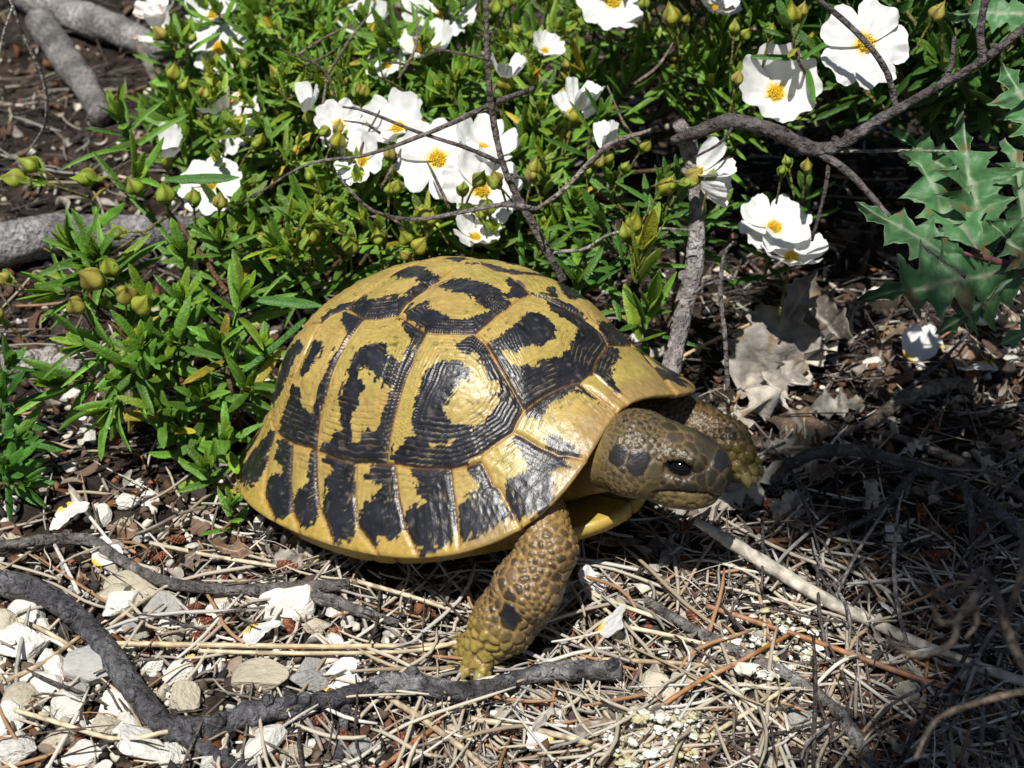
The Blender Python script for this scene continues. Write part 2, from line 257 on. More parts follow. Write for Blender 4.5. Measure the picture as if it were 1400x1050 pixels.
 'LM2': [[(0.667, 0.54), (0.685, 0.575), (0.688, 0.664), (0.688, 0.712), (0.8, 0.534), (0.74, 0.523)]],
 'LC2': [[(-0.007, 0.211), (0.052, 0.223), (0.14, 0.193), (0.17, 0.16), (0.084, 0.169)]]}
def mir(p): return [(x, -y) for x, y in p]
S = SEAM
S['M9'] = [(-.50, -.60), (-.60, -.66), (-.70, -.714)]; S['MA'] = [(-.64, -.42), (-.78, -.47), (-.88, -.475)]; S['MB'] = [(-.73, -.2), (-.87, -.2), (-.98, -.2)]
CMb = [(-.415, -.677), (-.50, -.60), (-.58, -.52), (-.64, -.42), (-.70, -.31), (-.73, -.2), (-.74, 0)]
S['C4b'] = [(-.46, -.22), (-.52, -.27), (-.62, -.34), (-.68, -.37)]; S['V4b'] = [(-.46, -.22), (-.47, 0)]
S['V4R'] = [(-.46, -.22), (-.34, -.25)] + S['V4R']
S['C34'] = S['C34']; S['V5'] = [(-.46, -.22), (-.52, -.27), (-.68, -.37)]
CMall = S['CM'] + CMb[1:]
# seam network: right side as seen, far side mirrored where the photograph hides it
LINES = [S[k] for k in ('V23', 'V12', 'V2R', 'C12', 'C23', 'V3R', 'V34', 'C34', 'V4R', 'V1M', 'V1R', 'NuR', 'NuB', 'NuL', 'V1ML', 'V1L', 'V2L', 'CML', 'M12L', 'M12', 'M23', 'M34', 'M45', 'M56', 'M67', 'M78', 'M89', 'M9', 'MA', 'MB', 'C4b', 'V4b')] + [CMall]
CMm = [(.504, .639)] + [p for p in mir(CMall) if p[0] < .49 and p[1] > 0]
LINES += [CMm] + [mir(S[k]) for k in ('C12', 'C23', 'C34', 'V3R', 'V4R', 'M34', 'M45', 'M56', 'M67', 'M78', 'M89', 'M9', 'MA', 'MB', 'C4b')] + [mir(S['V4b'][:1]) + [(-.47, 0)]]
rv = lambda p: list(p)[::-1]
def arc(a, b):
    ta, tb = math.atan2(a[1], a[0]), math.atan2(b[1], b[0])
    return [(1.02 * math.cos(t), 1.02 * math.sin(t)) for t in np.linspace(ta, tb, 8)]
def cm(i, j): return CMall[i:j + 1]
ci = {p: k for k, p in enumerate(CMall)}
def near_i(p): return int(np.argmin([(a[0] - p[0]) ** 2 + (a[1] - p[1]) ** 2 for a in CMall]))
def pair(a, b):                               # marginal between two seams
    A, B = S[a], S[b]; return A + arc(A[-1], B[-1]) + rv(B) + rv(CMall[near_i(A[0]):near_i(B[0]) + 1])
POLY = {
    'V1': S['V1R'] + S['V1M'] + S['NuB'] + S['V1ML'] + S['V1L'] + rv(S['V12']),
    'V2': S['V2R'] + S['V12'] + S['V2L'] + rv(S['V23']),
    'V3': S['V3R'] + S['V23'] + [(-.05, .2)] + rv(S['V34']),
    'V4': S['V4R'] + S['V34'] + [(-.194, .235), (-.34, .25), (-.46, .22), (-.47, 0)],
    'V5': S['V5'] + rv([p for p in CMb if p[0] < -.68])[::-1] + mir(rv([p for p in CMb if p[0] < -.68])) + rv(mir(S['V5'])) + [(-.47, 0)],
    'C1': rv(S['C12']) + S['V2R'][1:] + S['V1R'] + CMall[:near_i((.216, -.741)) + 1],
    'C2': rv(S['C23']) + S['V3R'][2:] + S['V2R'][:2] + S['C12'] + CMall[near_i((.216, -.741)):near_i((-.116, -.773)) + 1],
    'C3': rv(S['C34']) + [S['C34'][0], S['V4R'][-2]] + S['V3R'][:3] + S['C23'] + CMall[near_i((-.116, -.773)):near_i((-.415, -.677)) + 1],
    'C4': rv(S['V5']) + S['V4R'][:3] + S['C34'] + CMall[near_i((-.415, -.677)):near_i((-.68, -.36)) + 1],
    'NU': S['NuR'] + arc(S['NuR'][-1], S['NuL'][-1]) + rv(S['NuL']) + rv(S['NuB']),
    'M1': S['V1M'] + S['NuR'] + arc(S['NuR'][-1], S['M12'][-1]) + rv(S['M12']) + rv(CMall[:3]),
    'M2': pair('M12', 'M23'), 'M3': pair('M23', 'M34'), 'M4': pair('M34', 'M45'), 'M5': pair('M45', 'M56'), 'M6': pair('M56', 'M67'),
    'M7': pair('M67', 'M78'), 'M8': pair('M78', 'M89'), 'M9': pair('M89', 'M9'), 'M10': pair('M9', 'MA'), 'M11': pair('MA', 'MB'),
    'LM1': S['CML'][::1] + S['M12L'] + arc(S['M12L'][-1], S['NuL'][-1]) + rv(S['NuL']) + S['V1ML'],
    'LC1': S['CML'] + rv([p for p in mir(rv(S['C12']))])[::-1] + [(.144, .211)] + rv(S['V1L']),
}
for k in ('C2', 'C3', 'C4', 'M3', 'M4', 'M5', 'M6', 'M7', 'M8', 'M9', 'M10', 'M11'): POLY['L' + k] = mir(POLY[k])
POLY['LM2'] = S['M12L'] + arc(S['M12L'][-1], (.713, .701)) + rv(mir(S['M23'])) + [(.504, .639)]
def inpoly(p, poly):
    q = np.asarray(poly); x, y = p[:, 0], p[:, 1]; r = np.zeros(len(p), bool); j = len(q) - 1
    for i in range(len(q)):
        c = ((q[i, 1] > y) != (q[j, 1] > y)) & (x < (q[j, 0] - q[i, 0]) * (y - q[i, 1]) / (q[j, 1] - q[i, 1] + 1e-12) + q[i, 0]); r ^= c; j = i
    return r
NT, NP = 900, 290
th = np.linspace(-math.pi, math.pi, NT, endpoint=False); pu = np.linspace(0, 1, NP) ** .92
TH, PH = np.meshgrid(th, pu * (math.pi / 2 - 1e-3), indexing='ij')
X = shell(TH, PH); Nn = nrm(np.cross(np.roll(X, -1, 0) - np.roll(X, 1, 0), np.gradient(X, axis=1)))
if Nn[..., 2].mean() < 0: Nn = -Nn
X = X.reshape(-1, 3); Nn = Nn.reshape(-1, 3)
rho = 1 - PH.ravel() / (math.pi / 2); CH = np.stack([rho * np.cos(TH.ravel()), rho * np.sin(TH.ravel())], -1)
# distance to the seams, measured on the shell
pts = []
for Ln in LINES:
    Ln = np.asarray(Ln)
    for a, b in zip(Ln[:-1], Ln[1:]):
        m_ = max(2, int(np.linalg.norm(b - a) * 9 / .05)); t = np.linspace(0, 1, m_)[:, None]; pts.append(a + (b - a) * t)
pts = chart3(np.concatenate(pts)); kd = kdtree.KDTree(len(pts))
for i_, p in enumerate(pts): kd.insert(p, i_)
kd.balance(); wob = X + .05 * np.stack([vn(X, 1.3, 1), vn(X, 1.3, 2), vn(X, 1.3, 3)], -1)
DS = np.array([kd.find(p)[2] for p in wob])
ID = np.full(len(X), -1); names = list(POLY); TT = np.ones(len(X)); ANG = np.zeros(len(X)); ER = np.zeros((len(X), 2))
ARE = {'V1': (.47, -.02), 'V2': (.17, 0), 'V3': (-.06, 0), 'C1': (.36, -.40), 'C2': (.06, -.42), 'C3': (-.17, -.42), 'C4': (-.42, -.42), 'V4': (-.30, 0), 'LC1': (.4, .42)}
for k_, nm in enumerate(names):
    pl = np.asarray(POLY[nm]); ins = inpoly(CH, pl) & (ID < 0); ID[ins] = k_
    if not ins.any(): continue
    if nm in ARE: a = np.array(ARE[nm])
    elif nm[0] == 'L' and nm[1:] in ARE: a = np.array(ARE[nm[1:]]) * [1, -1]
    elif 'M' in nm:
        rr = np.hypot(*pl.T); tt = np.arctan2(pl[:, 1], pl[:, 0]); o_ = rr > .9; tm = np.unwrap(tt[o_]).mean() if o_.any() else tt.mean()
        tm += (-.10 if pl[:, 1].mean() < 0 else .10); a = np.array([math.cos(tm), math.sin(tm)]) * .95
    else: a = CH[ins].mean(0)
    d = CH[ins] - a; ang = np.arctan2(d[:, 1], d[:, 0]); R = np.full(len(d), 1e9); e = nrm(d)
    for p, q_ in zip(pl, np.roll(pl, -1, 0)):
        s_ = q_ - p; den = e[:, 0] * s_[1] - e[:, 1] * s_[0]; den = np.where(abs(den) < 1e-9, 1e-9, den); w_ = p - a
        t = (w_[0] * s_[1] - w_[1] * s_[0]) / den; u_ = (w_[0] * e[:, 1] - w_[1] * e[:, 0]) / den
        R = np.where((t > 0) & (u_ >= -.02) & (u_ <= 1.02), np.minimum(R, t), R)
    TT[ins] = np.clip(np.linalg.norm(d, axis=1) / R, 0, 1); ANG[ins] = ang; ER[ins] = e
kdv = kdtree.KDTree((ID >= 0).sum() // 7 + 1); good = np.where(ID >= 0)[0][::7]
for g_ in good: kdv.insert((CH[g_, 0], CH[g_, 1], 0), int(g_))
kdv.balance()
for i_ in np.where(ID < 0)[0]: ID[i_] = ID[kdv.find((CH[i_, 0], CH[i_, 1], 0))[1]]
# black markings
rag = vn(np.stack([ANG * 9, ID * 7.3, TT * 3], -1), 1, 5) * .6 + vn(np.stack([ANG * 26, ID * 3.1, TT * 9], -1), 1, 6) * .5
nr0 = np.array([14.0 if nn.lstrip('L')[0] in 'VC' else 9.0 for nn in names])[ID]; rg0 = TT ** 1.25 * nr0 + .55 * vn(np.stack([ANG * 1.6, ID * 5.1, TT * 4], -1), 1, 9)
stp = _h(np.floor(rg0).astype(np.int64), ID.astype(np.int64), np.floor(ANG * 2.2).astype(np.int64), 8) - .5
CQ = CH + np.stack([-ER[:, 1], ER[:, 0]], -1) * (stp * .030)[:, None] + ER * (rag * .013)[:, None] + .005 * np.stack([vn(X, 6, 7), vn(X, 6, 8)], -1)
BLK = np.zeros(len(X))
def paint(nm, poly, val):
    q = np.asarray(poly); b0, b1 = q.min(0) - .03, q.max(0) + .03
    s_ = np.where((ID == names.index(nm)) & (CQ > b0).all(1) & (CQ < b1).all(1))[0]
    if len(s_):
        ok = np.zeros(len(s_), bool)
        for k8 in range(8 if val else 1): ok |= inpoly(CQ[s_] + (.0085 * np.array([math.cos(k8 * .785), math.sin(k8 * .785)]) if val else 0), q)
        BLK[s_[ok]] = val
for nm, pls in MARK.items():
    for pl in pls:
        if nm[0] == '-': paint(nm[1:], pl, 0)
        else: paint(nm, pl, 1)
for nm in ('C2', 'C3', 'C4'):
    for pl in MARK.get(nm, []): paint('L' + nm, mir(pl), 1)
for nm in ('M3', 'M4', 'M5', 'M6', 'M7', 'M8', 'M9'):
    for pl in MARK.get(nm, []): paint('L' + nm, mir(pl), 1)
for nm in ('M10', 'M11', 'LM10', 'LM11', 'V5'):
    s_ = ID == names.index(nm); BLK[s_ & (TT < .6) & (TT > .1)] = 1
# growth rings: relief and thin pale lines
idn = np.array([nn for nn in names]); big = np.array([1.0 if nn.lstrip('L')[0] in 'VC' else .65 for nn in names])[ID]
nr = np.where(big > .9, 14.0, 9.0); rg = TT ** 1.25 * nr + .55 * vn(np.stack([ANG * 1.6, ID * 5.1, TT * 4], -1), 1, 9) + .12 * vn(X, 9, 12)
fr = rg - np.floor(rg); ridge = 1 - np.abs(fr - .5) * 2; groove = sst(.30, .0, ridge); act = sst(.28, .5, TT) * sst(1.0, .9, TT * .95)
hsh = _h(np.floor(rg).astype(np.int64), ID.astype(np.int64), 0 * ID, 3)
hgt = .085 * big * (1 - TT ** 2) + act * big * (.022 * (hsh - .3) - .036 * groove) * (.35 + .65 * np.maximum(BLK, sst(.45, .7, TT))) - .075 * np.exp(-(DS / .055) ** 2) + .012 * fbm(X, 3.5, 14, 3) + .012 * (TT < .3) * vn(X, 9, 15)
lowz = sst(.16, .0, PH.ravel())
yel = np.array([.39, .305, .075]); ylo = np.array([.405, .28, .085]); blk = np.array([.015, .015, .019])
base = yel + (ylo - yel) * sst(.1, .9, fbm(X, .7, 16, 2) * .5 + .5)[:, None]
base = base * (1 + .14 * fbm(X, 2.2, 17, 3))[:, None]
base = base * (1 - .42 * (act * groove * sst(.4, .75, TT) * sst(-.5, .4, vn(X, .8, 74)))[:, None] * np.array([.8, .9, 1.0]))
base = base + (np.array([.43, .28, .05]) - base) * (lowz * .6)[:, None]
spk = sst(.52, .72, vn(X, 9, 71)) * sst(-.1, .4, vn(X, 1.1, 72)); base = base * (1 - .55 * spk[:, None]); fl_ = sst(.90, .97, rho) * sst(3.6, 4.8, X[:, 0]) * sst(-.1, .25, vn(X, .9, 73) + .2); base = base + (np.array([.24, .15, .08]) - base) * (fl_ * .6)[:, None]
bcol = blk * (1 + .5 * fbm(X, 3, 18, 2))[:, None] + (act * groove * np.clip(vn(np.stack([ANG * 7, rg * .3, ID * 2.2], -1), 1, 19) + .1, 0, 1))[:, None] * np.array([.30, .23, .11]) + (np.clip(vn(X, 7, 20) - .45, 0, 1) * .14)[:, None] * np.array([1, .85, .6])
CC = base + (bcol - base) * BLK[:, None]
sm = np.exp(-(DS / .055) ** 2)[:, None] * (.35 + .65 * (1 - BLK[:, None])) * .8
CC = CC + (np.array([.26, .12, .03]) - CC) * sm
CC = CC + (np.array([.50, .33, .10]) - CC) * (np.exp(-((DS - .10) / .05) ** 2) * (1 - BLK) * .5)[:, None]
CC = np.clip(CC, .004, 1)
Y = X + Nn * hgt[:, None]
j = (np.arange(NT) + 1) % NT; I0 = np.arange(NT)[:, None] * NP + np.arange(NP - 1)[None]; I1 = j[:, None] * NP + np.arange(NP - 1)[None]
F = np.stack([I0, I1, I1 + 1, I0 + 1], -1).reshape(-1, 4)
# rolled lip and inner face of the rim
V = [Y]; C = [CC]; prev = np.arange(NT) * NP; Fs = [F]; tot = len(Y)
rim = Y.reshape(NT, NP, 3)[:, 0]; inw = nrm(np.stack([-rim[:, 0], -rim[:, 1] * 1.2, 0 * rim[:, 0]], -1)); rc = CC.reshape(NT, NP, 3)[:, 0]
bridge = np.exp(-((np.abs(th) - 1.62) / .62) ** 4)
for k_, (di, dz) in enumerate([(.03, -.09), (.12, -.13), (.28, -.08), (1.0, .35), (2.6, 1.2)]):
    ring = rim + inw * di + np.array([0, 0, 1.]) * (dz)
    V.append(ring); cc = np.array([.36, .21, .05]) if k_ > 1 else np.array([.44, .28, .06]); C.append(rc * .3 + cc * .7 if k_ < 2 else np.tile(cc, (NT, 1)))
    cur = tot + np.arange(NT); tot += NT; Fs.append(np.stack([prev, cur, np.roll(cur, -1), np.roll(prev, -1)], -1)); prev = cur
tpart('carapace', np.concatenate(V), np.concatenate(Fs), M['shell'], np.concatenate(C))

# plastron: sheet that bends up into the bridges
NTp, NR = 360, 46; tp = np.linspace(-math.pi, math.pi, NTp, endpoint=False); rr = np.linspace(0, 1, NR)
rimp = shell(tp, 0 * tp); br = np.exp(-((np.abs(tp) - 1.60) / .58) ** 4)
ox = np.where(np.cos(tp) > 0, 5.95, 5.7) * np.sign(np.cos(tp)) * np.abs(np.cos(tp)) ** .80; oy = 3.1 * np.sign(np.sin(tp)) * np.abs(np.sin(tp)) ** 1.0
zf = -1.85 + .10 * np.cos(tp); eo = np.stack([ox, oy, zf], -1); bo = rimp * [.955, .95, 1] - [0, 0, .55]
edge = eo + (bo - eo) * br[:, None]; V = np.zeros((NTp, NR, 3)); V[..., :2] = edge[:, None, :2] * rr[None, :, None]
flatz = -1.95 + .12 * V[..., 0] / 5 * (V[..., 0] > 0); up_ = sst(.62, 1.0, rr)[None] ** .9
V[..., 2] = flatz + (edge[:, None, 2] - flatz) * up_; V = V.reshape(-1, 3)
def lined(v): return np.abs(v[:, 0] - 4.15 + .5 * np.abs(v[:, 1])) , np.abs(v[:, 0] - 2.1), np.abs(v[:, 0] + 1.6), np.abs(v[:, 1])
dl = np.minimum.reduce(lined(V)); cp = np.array([.40, .28, .055]) * (1 + .2 * fbm(V, 1.1, 50, 3))[:, None]
dk = sst(.1, .5, fbm(V * [1, .8, 1] + 9, .42, 52, 2)) * sst(.5, 1.4, np.abs(V[:, 1])) * sst(3.2, 2.4, np.abs(V[:, 1])) * sst(3.8, 3, V[:, 0]); cp = cp + (np.array([.03, .025, .02]) - cp) * dk[:, None]
cp = cp + (np.array([.12, .06, .02]) - cp) * np.exp(-(dl / .05) ** 2)[:, None]; V[:, 2] += .06 * np.exp(-(dl / .06) ** 2)
jj = (np.arange(NTp) + 1) % NTp; I0 = np.arange(NTp)[:, None] * NR + np.arange(NR - 1)[None]; I1 = jj[:, None] * NR + np.arange(NR - 1)[None]
F = np.stack([I0, I0 + 1, I1 + 1, I1], -1).reshape(-1, 4); nV = len(V)
V2 = V + [0, 0, .38]; e0 = np.arange(NTp) * NR + NR - 1; e1 = np.roll(e0, -1)
F = np.vstack([F, F[:, ::-1] + nV, np.stack([e0, e0 + nV, e1 + nV, e1], -1)])
tpart('plastron', np.vstack([V, V2]), F, M['shell'], np.clip(np.vstack([cp, cp]), .01, 1))

# body: one skin, grown from blended volumes (surface nets)
HC = np.array([7.35, .08, .30])               # head centre, tortoise frame
hx = nrm(TR.T @ np.array([.955, -.29, -.10])); hz = nrm(TR.T @ np.array([-.02, .30, 1.0])); hz = nrm(hz - hx * (hz @ hx)); hy = np.cross(hz, hx)
HM = np.stack([hx, hy, hz])
hs = .055; o0 = np.array([-7.0, -6.6, -4.9]); o1 = np.array([10.2, 6.4, 2.6]); dim = np.ceil((o1 - o0) / hs).astype(int)
VOL = np.full(dim, 3.0, np.float32)
def block(c0, c1):
    a = np.clip(np.floor((np.asarray(c0) - o0) / hs).astype(int), 0, dim); b = np.clip(np.ceil((np.asarray(c1) - o0) / hs).astype(int), 0, dim)
    g = [o0[k] + hs * np.arange(a[k], b[k]) for k in range(3)]; P = np.stack(np.meshgrid(*g, indexing='ij'), -1); return tuple(slice(a[k], b[k]) for k in range(3)), P
def smin(a, b, k): h = np.clip(.5 + .5 * (b - a) / k, 0, 1); return b + (a - b) * h - k * h * (1 - h)
def ell(c, r, k=.3, fr=None, sub=False):
    c = np.asarray(c, float); r = np.asarray(r, float); m_ = r.max() + 1.0; sl, P = block(c - m_, c + m_); q = P - c
    if fr is not None: q = (q @ fr.T) / HS
    k0 = np.linalg.norm(q / r, axis=-1); k1 = np.linalg.norm(q / (r * r), axis=-1); d = k0 * (k0 - 1) / np.maximum(k1, 1e-6)
    VOL[sl] = -smin(-VOL[sl], d, k) if sub else smin(VOL[sl], d, k)
def cap(a, b, ra, rb, k=.3):
    a = np.asarray(a, float); b = np.asarray(b, float); m_ = max(ra, rb) + 1.0; sl, P = block(np.minimum(a, b) - m_, np.maximum(a, b) + m_); ab = b - a
    t = np.clip(((P - a) @ ab) / (ab @ ab), 0, 1); d = np.linalg.norm(P - a - t[..., None] * ab, axis=-1) - (ra + (rb - ra) * t); VOL[sl] = smin(VOL[sl], d, k)
HS = np.array([.98, 1.08, 1.14])
def H(x, y, z): return HC + (np.array([x, y, z]) * HS) @ HM
ell((-.2, 0, -.5), (5.0, 3.9, 1.15), .4)
cap((3.2, 0, -.6), H(-1.5, 0, -.25), 1.25, .92, .5)                       # neck
ell(H(-.75, 0, .02), (1.20, 1.10, .92), .3, HM); ell(H(.25, 0, .02), (1.15, .92, .78), .25, HM)
ell(H(.95, 0, -.08), (.82, .68, .66), .25, HM); ell(H(1.28, 0, -.02), (.42, .48, .45), .2, HM)
ell(H(.34, 0, -.56), (1.22, .72, .46), .2, HM); ell(H(-.75, .62, -.32), (.75, .5, .5), .3, HM); ell(H(-.75, -.62, -.32), (.75, .5, .5), .3, HM)
for s_ in (1, -1):
    ell(H(.48, .62 * s_, .38), (.55, .26, .2), .18, HM)                   # brow
    ell(H(.50, .90 * s_, .12), (.44, .30, .26), .06, HM, sub=True)        # socket
    ell(H(.48, .72 * s_, -.13), (.46, .18, .12), .12, HM)                 # lower lid
    ell(H(1.62, .13 * s_, .10), (.09, .06, .06), .03, HM, sub=True)       # nostril
# legs, feet
LEG = {}
def leg(key, P, R, toes, tr):
    R = [r * (.90 if key == 'front_right' and i else 1) for i, r in enumerate(R)]; LEG[key] = (np.array(P), np.array(R))
    for a, b, ra, rb in zip(P[:-1], P[1:], R[:-1], R[1:]): cap(a, b, ra, rb, .25)
    for t0, t1 in toes: cap(t0, t1, tr, tr * .75, .12)
leg('front_right', [(3.6, -2.3, -.5), (5.25, -2.85, -.25), (5.85, -3.25, -.85), (5.55, -3.98, -1.65), (4.98, -4.58, -2.55), (4.62, -4.95, -3.0)], [1.2, .80, .74, .92, .86, .66],
    [((4.45, -4.95, -2.9), (3.72, -5.25, -3.22)), ((4.5, -5.1, -2.9), (4.05, -5.55, -3.35)), ((4.6, -5.15, -2.95), (4.45, -5.65, -3.42)), ((4.75, -5.05, -3.0), (4.85, -5.55, -3.45))], .25)
leg('front_left', [(3.6, 2.6, -.6), (4.9, 3.3, -.75), (5.8, 3.6, -1.1), (6.6, 3.7, -1.35), (6.95, 3.7, -1.75)], [1.1, .80, .66, .57, .44],
    [((6.95, 3.4, -1.75), (7.3, 3.25, -2.05)), ((6.95, 3.7, -1.8), (7.3, 3.6, -2.15)), ((6.95, 3.9, -1.8), (7.2, 3.95, -2.15))], .24)
leg('hind_right', [(-2.0, -3.0, -.7), (-2.5, -4.1, -1.3), (-2.5, -4.6, -1.7)], [1.3, .85, .62], [], .2)
leg('hind_left', [(-4.0, 2.6, -.6), (-5.2, 3.8, -.8), (-5.6, 4.2, -.9)], [1.2, .8, .5], [], .2)

def snets(Vv):
    nx, ny, nz = Vv.shape; st = np.array([(ny - 1) * (nz - 1), nz - 1, 1]); cells = []; quads = []; pos = []
    for ax_ in range(3):
        lo = [slice(None)] * 3; hi = [slice(None)] * 3; lo[ax_] = slice(0, -1); hi[ax_] = slice(1, None); a = Vv[tuple(lo)]; b = Vv[tuple(hi)]
        I = np.argwhere((a < 0) != (b < 0)); av = a[tuple(I.T)]; bv = b[tuple(I.T)]; P = I.astype(float); P[:, ax_] += av / (av - bv); p, q = [k for k in range(3) if k != ax_]
        Q = []
        for dp, dq in ((0, 0), (1, 0), (1, 1), (0, 1)):
            Jx = I.copy(); Jx[:, p] -= dp; Jx[:, q] -= dq; Q.append(Jx @ st); cells.append(Q[-1]); pos.append(P)
        Q = np.stack(Q, -1); flip = (av < 0) ^ (ax_ == 1); Q[flip] = Q[flip][:, ::-1]; quads.append(Q)
    cells = np.concatenate(cells); pos = np.concatenate(pos); u, inv = np.unique(cells, return_inverse=True); cnt = np.bincount(inv)
    return np.stack([np.bincount(inv, pos[:, k]) / cnt for k in range(3)], -1), np.searchsorted(u, np.concatenate(quads))
VOL[0] = VOL[-1] = 3; VOL[:, 0] = VOL[:, -1] = 3; VOL[:, :, 0] = VOL[:, :, -1] = 3
B, BF = snets(VOL); B = o0 + B * hs
gv = np.gradient(VOL, hs); ii = np.clip(((B - o0) / hs).round().astype(int), 0, np.array(dim) - 1); BN = nrm(np.stack([g[tuple(ii.T)] for g in gv], -1)); del gv
hp = (B - HC) @ HM.T / HS; ishead = (hp[:, 0] > -2.3) & (np.linalg.norm(hp, axis=1) < 3.2) & (B[:, 0] > 4.6) & (np.abs(hp[:, 1]) < 1.5) & (np.abs(hp[:, 2]) < 1.5)
def segd(P, A):
    d = np.full(len(P), 1e9); tt = np.zeros(len(P))
    for k, (a, b) in enumerate(zip(A[:-1], A[1:])):
        ab = b - a; t = np.clip(((P - a) @ ab) / (ab @ ab), 0, 1); e = np.linalg.norm(P - a - t[:, None] * ab, axis=1); m_ = e < d; d[m_] = e[m_]; tt[m_] = (k + t[m_])
    return d, tt / (len(A) - 1)
reg = np.zeros(len(B), int); lt = np.zeros(len(B)); reg[ishead] = 1; bestd = np.full(len(B), 9.)
for key, (A, R) in LEG.items():
    d, t = segd(B, A); m_ = (d < 1.7) & (d < bestd) & ~(ishead & (hp[:, 0] > -1.9)) & ((np.abs(B[:, 1]) > 1.9) | (B[:, 2] < -2)); reg[m_] = 2; lt[m_] = t[m_]; bestd[m_] = d[m_]
def cells(idx, nseed, relax=3, extra=None, dens=None):
    P = B[idx]; w = None
    if dens is not None: w = dens / dens.sum()
    sd_ = P[RNG.choice(len(P), nseed, replace=False, p=w)]
    if dens is None or True:
        for _ in range(relax):
            k_ = kdtree.KDTree(len(sd_)); [k_.insert(p, i) for i, p in enumerate(sd_)]; k_.balance()
            own = np.array([k_.find(p)[1] for p in P]); c_ = np.bincount(own, minlength=len(sd_)); ww = np.ones(len(P)) if dens is None else dens
            s_ = np.bincount(own, ww, minlength=len(sd_)); sd_ = np.where(s_[:, None] > 0, np.stack([np.bincount(own, P[:, k] * ww, minlength=len(sd_)) for k in range(3)], -1) / np.maximum(s_, 1e-9)[:, None], sd_)
    if extra is not None:
        ex = np.array([e[0] for e in extra]); er = np.array([e[1] for e in extra]); keep = (np.linalg.norm(sd_[:, None] - ex[None], axis=-1) > er[None]).all(1); sd_ = np.vstack([ex, sd_[keep]])
        wt = np.concatenate([er * .62, np.zeros(keep.sum())])
    else: wt = np.zeros(len(sd_))
    k_ = kdtree.KDTree(len(sd_)); [k_.insert(p, i) for i, p in enumerate(sd_)]; k_.balance(); kk = min(8, len(sd_))
    own = np.zeros(len(P), int); e1 = np.zeros(len(P)); r1 = np.zeros(len(P))
    for i, p in enumerate(P):
        f = k_.find_n(p, kk); ds = sorted((d - wt[j_], j_) for _, j_, d in f); own[i] = ds[0][1]; e1[i] = ds[1][0] - ds[0][0]; r1[i] = ds[0][0]
    return own, e1, r1, len(sd_), wt
BC = np.tile(np.array([.33, .20, .045]), (len(B), 1)) * (1 + .2 * fbm(B, 2, 61, 2))[:, None]; BD = .012 * fbm(B, 5, 60, 2)
# --- head plates
ix = np.where(reg == 1)[0]; h = hp[ix]
extra = []
for s_ in (1, -1):
    for (x, y, z, r) in [(.98, .24, .60, .42), (1.42, .22, .42, .26), (-.55, .98, .10, .40), (-.10, .98, .02, .28), (-.15, .86, -.42, .30), (.35, .80, -.40, .26), (.75, .70, -.2, .22), (-1.1, 1.02, .15, .3), (.15, .50, .72, .24), (.62, .56, .52, .18)]: extra.append((H(x, y * s_, z), r))
extra += [(H(.30, .12, .82), .26), (H(-.05, -.2, .86), .24)]
dens = np.where(h[:, 0] > -1.5, 1.0, 2.0) * np.where(h[:, 0] > .2, .30, 1.0) * np.where(h[:, 2] < -.35, 1.6, 1.0)
own, e1, r1, ns, wt = cells(ix, 1150, 2, extra, dens); rnd = RNG.random(ns)
plate = sst(.005, .07, e1); front = sst(.3, 1.0, h[:, 0]); low = sst(-.25, -.6, h[:, 2])
oc = np.array([.036, .029, .016]) + (np.array([.115, .093, .032]) - np.array([.036, .029, .016])) * rnd[own][:, None]
dkp = np.zeros(ns); dkp[[0, 10, 1, 11]] = 1; dkp[[2, 12, 7, 17, 5, 15, 6, 16]] = .8; dkp[rnd > .80] = .85; dkp[[3, 13]] = .55
oc = oc + (np.array([.022, .022, .024]) - oc) * dkp[own][:, None]
oc = oc + (np.array([.030, .026, .019]) - oc) * (front * .85 * (1 - low) * (1 - dkp[own]))[:, None]
oc = oc + (np.array([.24, .165, .045]) - oc) * (low * .6)[:, None] + (np.clip(sst(-1.2, -1.9, h[:, 0]), 0, 1) * .9)[:, None] * (np.array([.32, .21, .045]) - oc)
gap = np.array([.22, .155, .075]) * (1 - .45 * front)[:, None]
hc = gap + (oc - gap) * (plate * (1 - .3 * (rnd[own] > .9)))[:, None]
hd = .045 * plate * sst(-1.9, -1.0, h[:, 0]) + .012 * sst(-1.0, -1.9, h[:, 0]) * vn(B[ix], 6, 64)
zm = -.31 + .05 * np.cos(h[:, 0] * 3.2) - .26 * sst(.9, -.1, h[:, 0]) - .17 * sst(1.3, 1.6, h[:, 0])
mo = np.exp(-((h[:, 2] - zm) / .035) ** 2) * sst(-.15, .05, h[:, 0]); hd = hd - .07 * mo; hc = hc + (np.array([.012, .01, .008]) - hc) * np.clip(mo * 1.1, 0, 1)[:, None]
jaw = (h[:, 2] < zm - .03) & (h[:, 0] > 0); hc[jaw] = hc[jaw] * .45 + np.array([.22, .165, .065]) * .55
ey = np.exp(-(((h[:, 0] - .5) / .36) ** 2 + ((h[:, 2] - .12) / .20) ** 2) ** 2) * (np.abs(h[:, 1]) > .4); hc = hc + (np.array([.02, .018, .015]) - hc) * (ey * .85)[:, None]
hc = hc * np.array([.80, .80, .84]); BC[ix] = hc; BD[ix] += hd
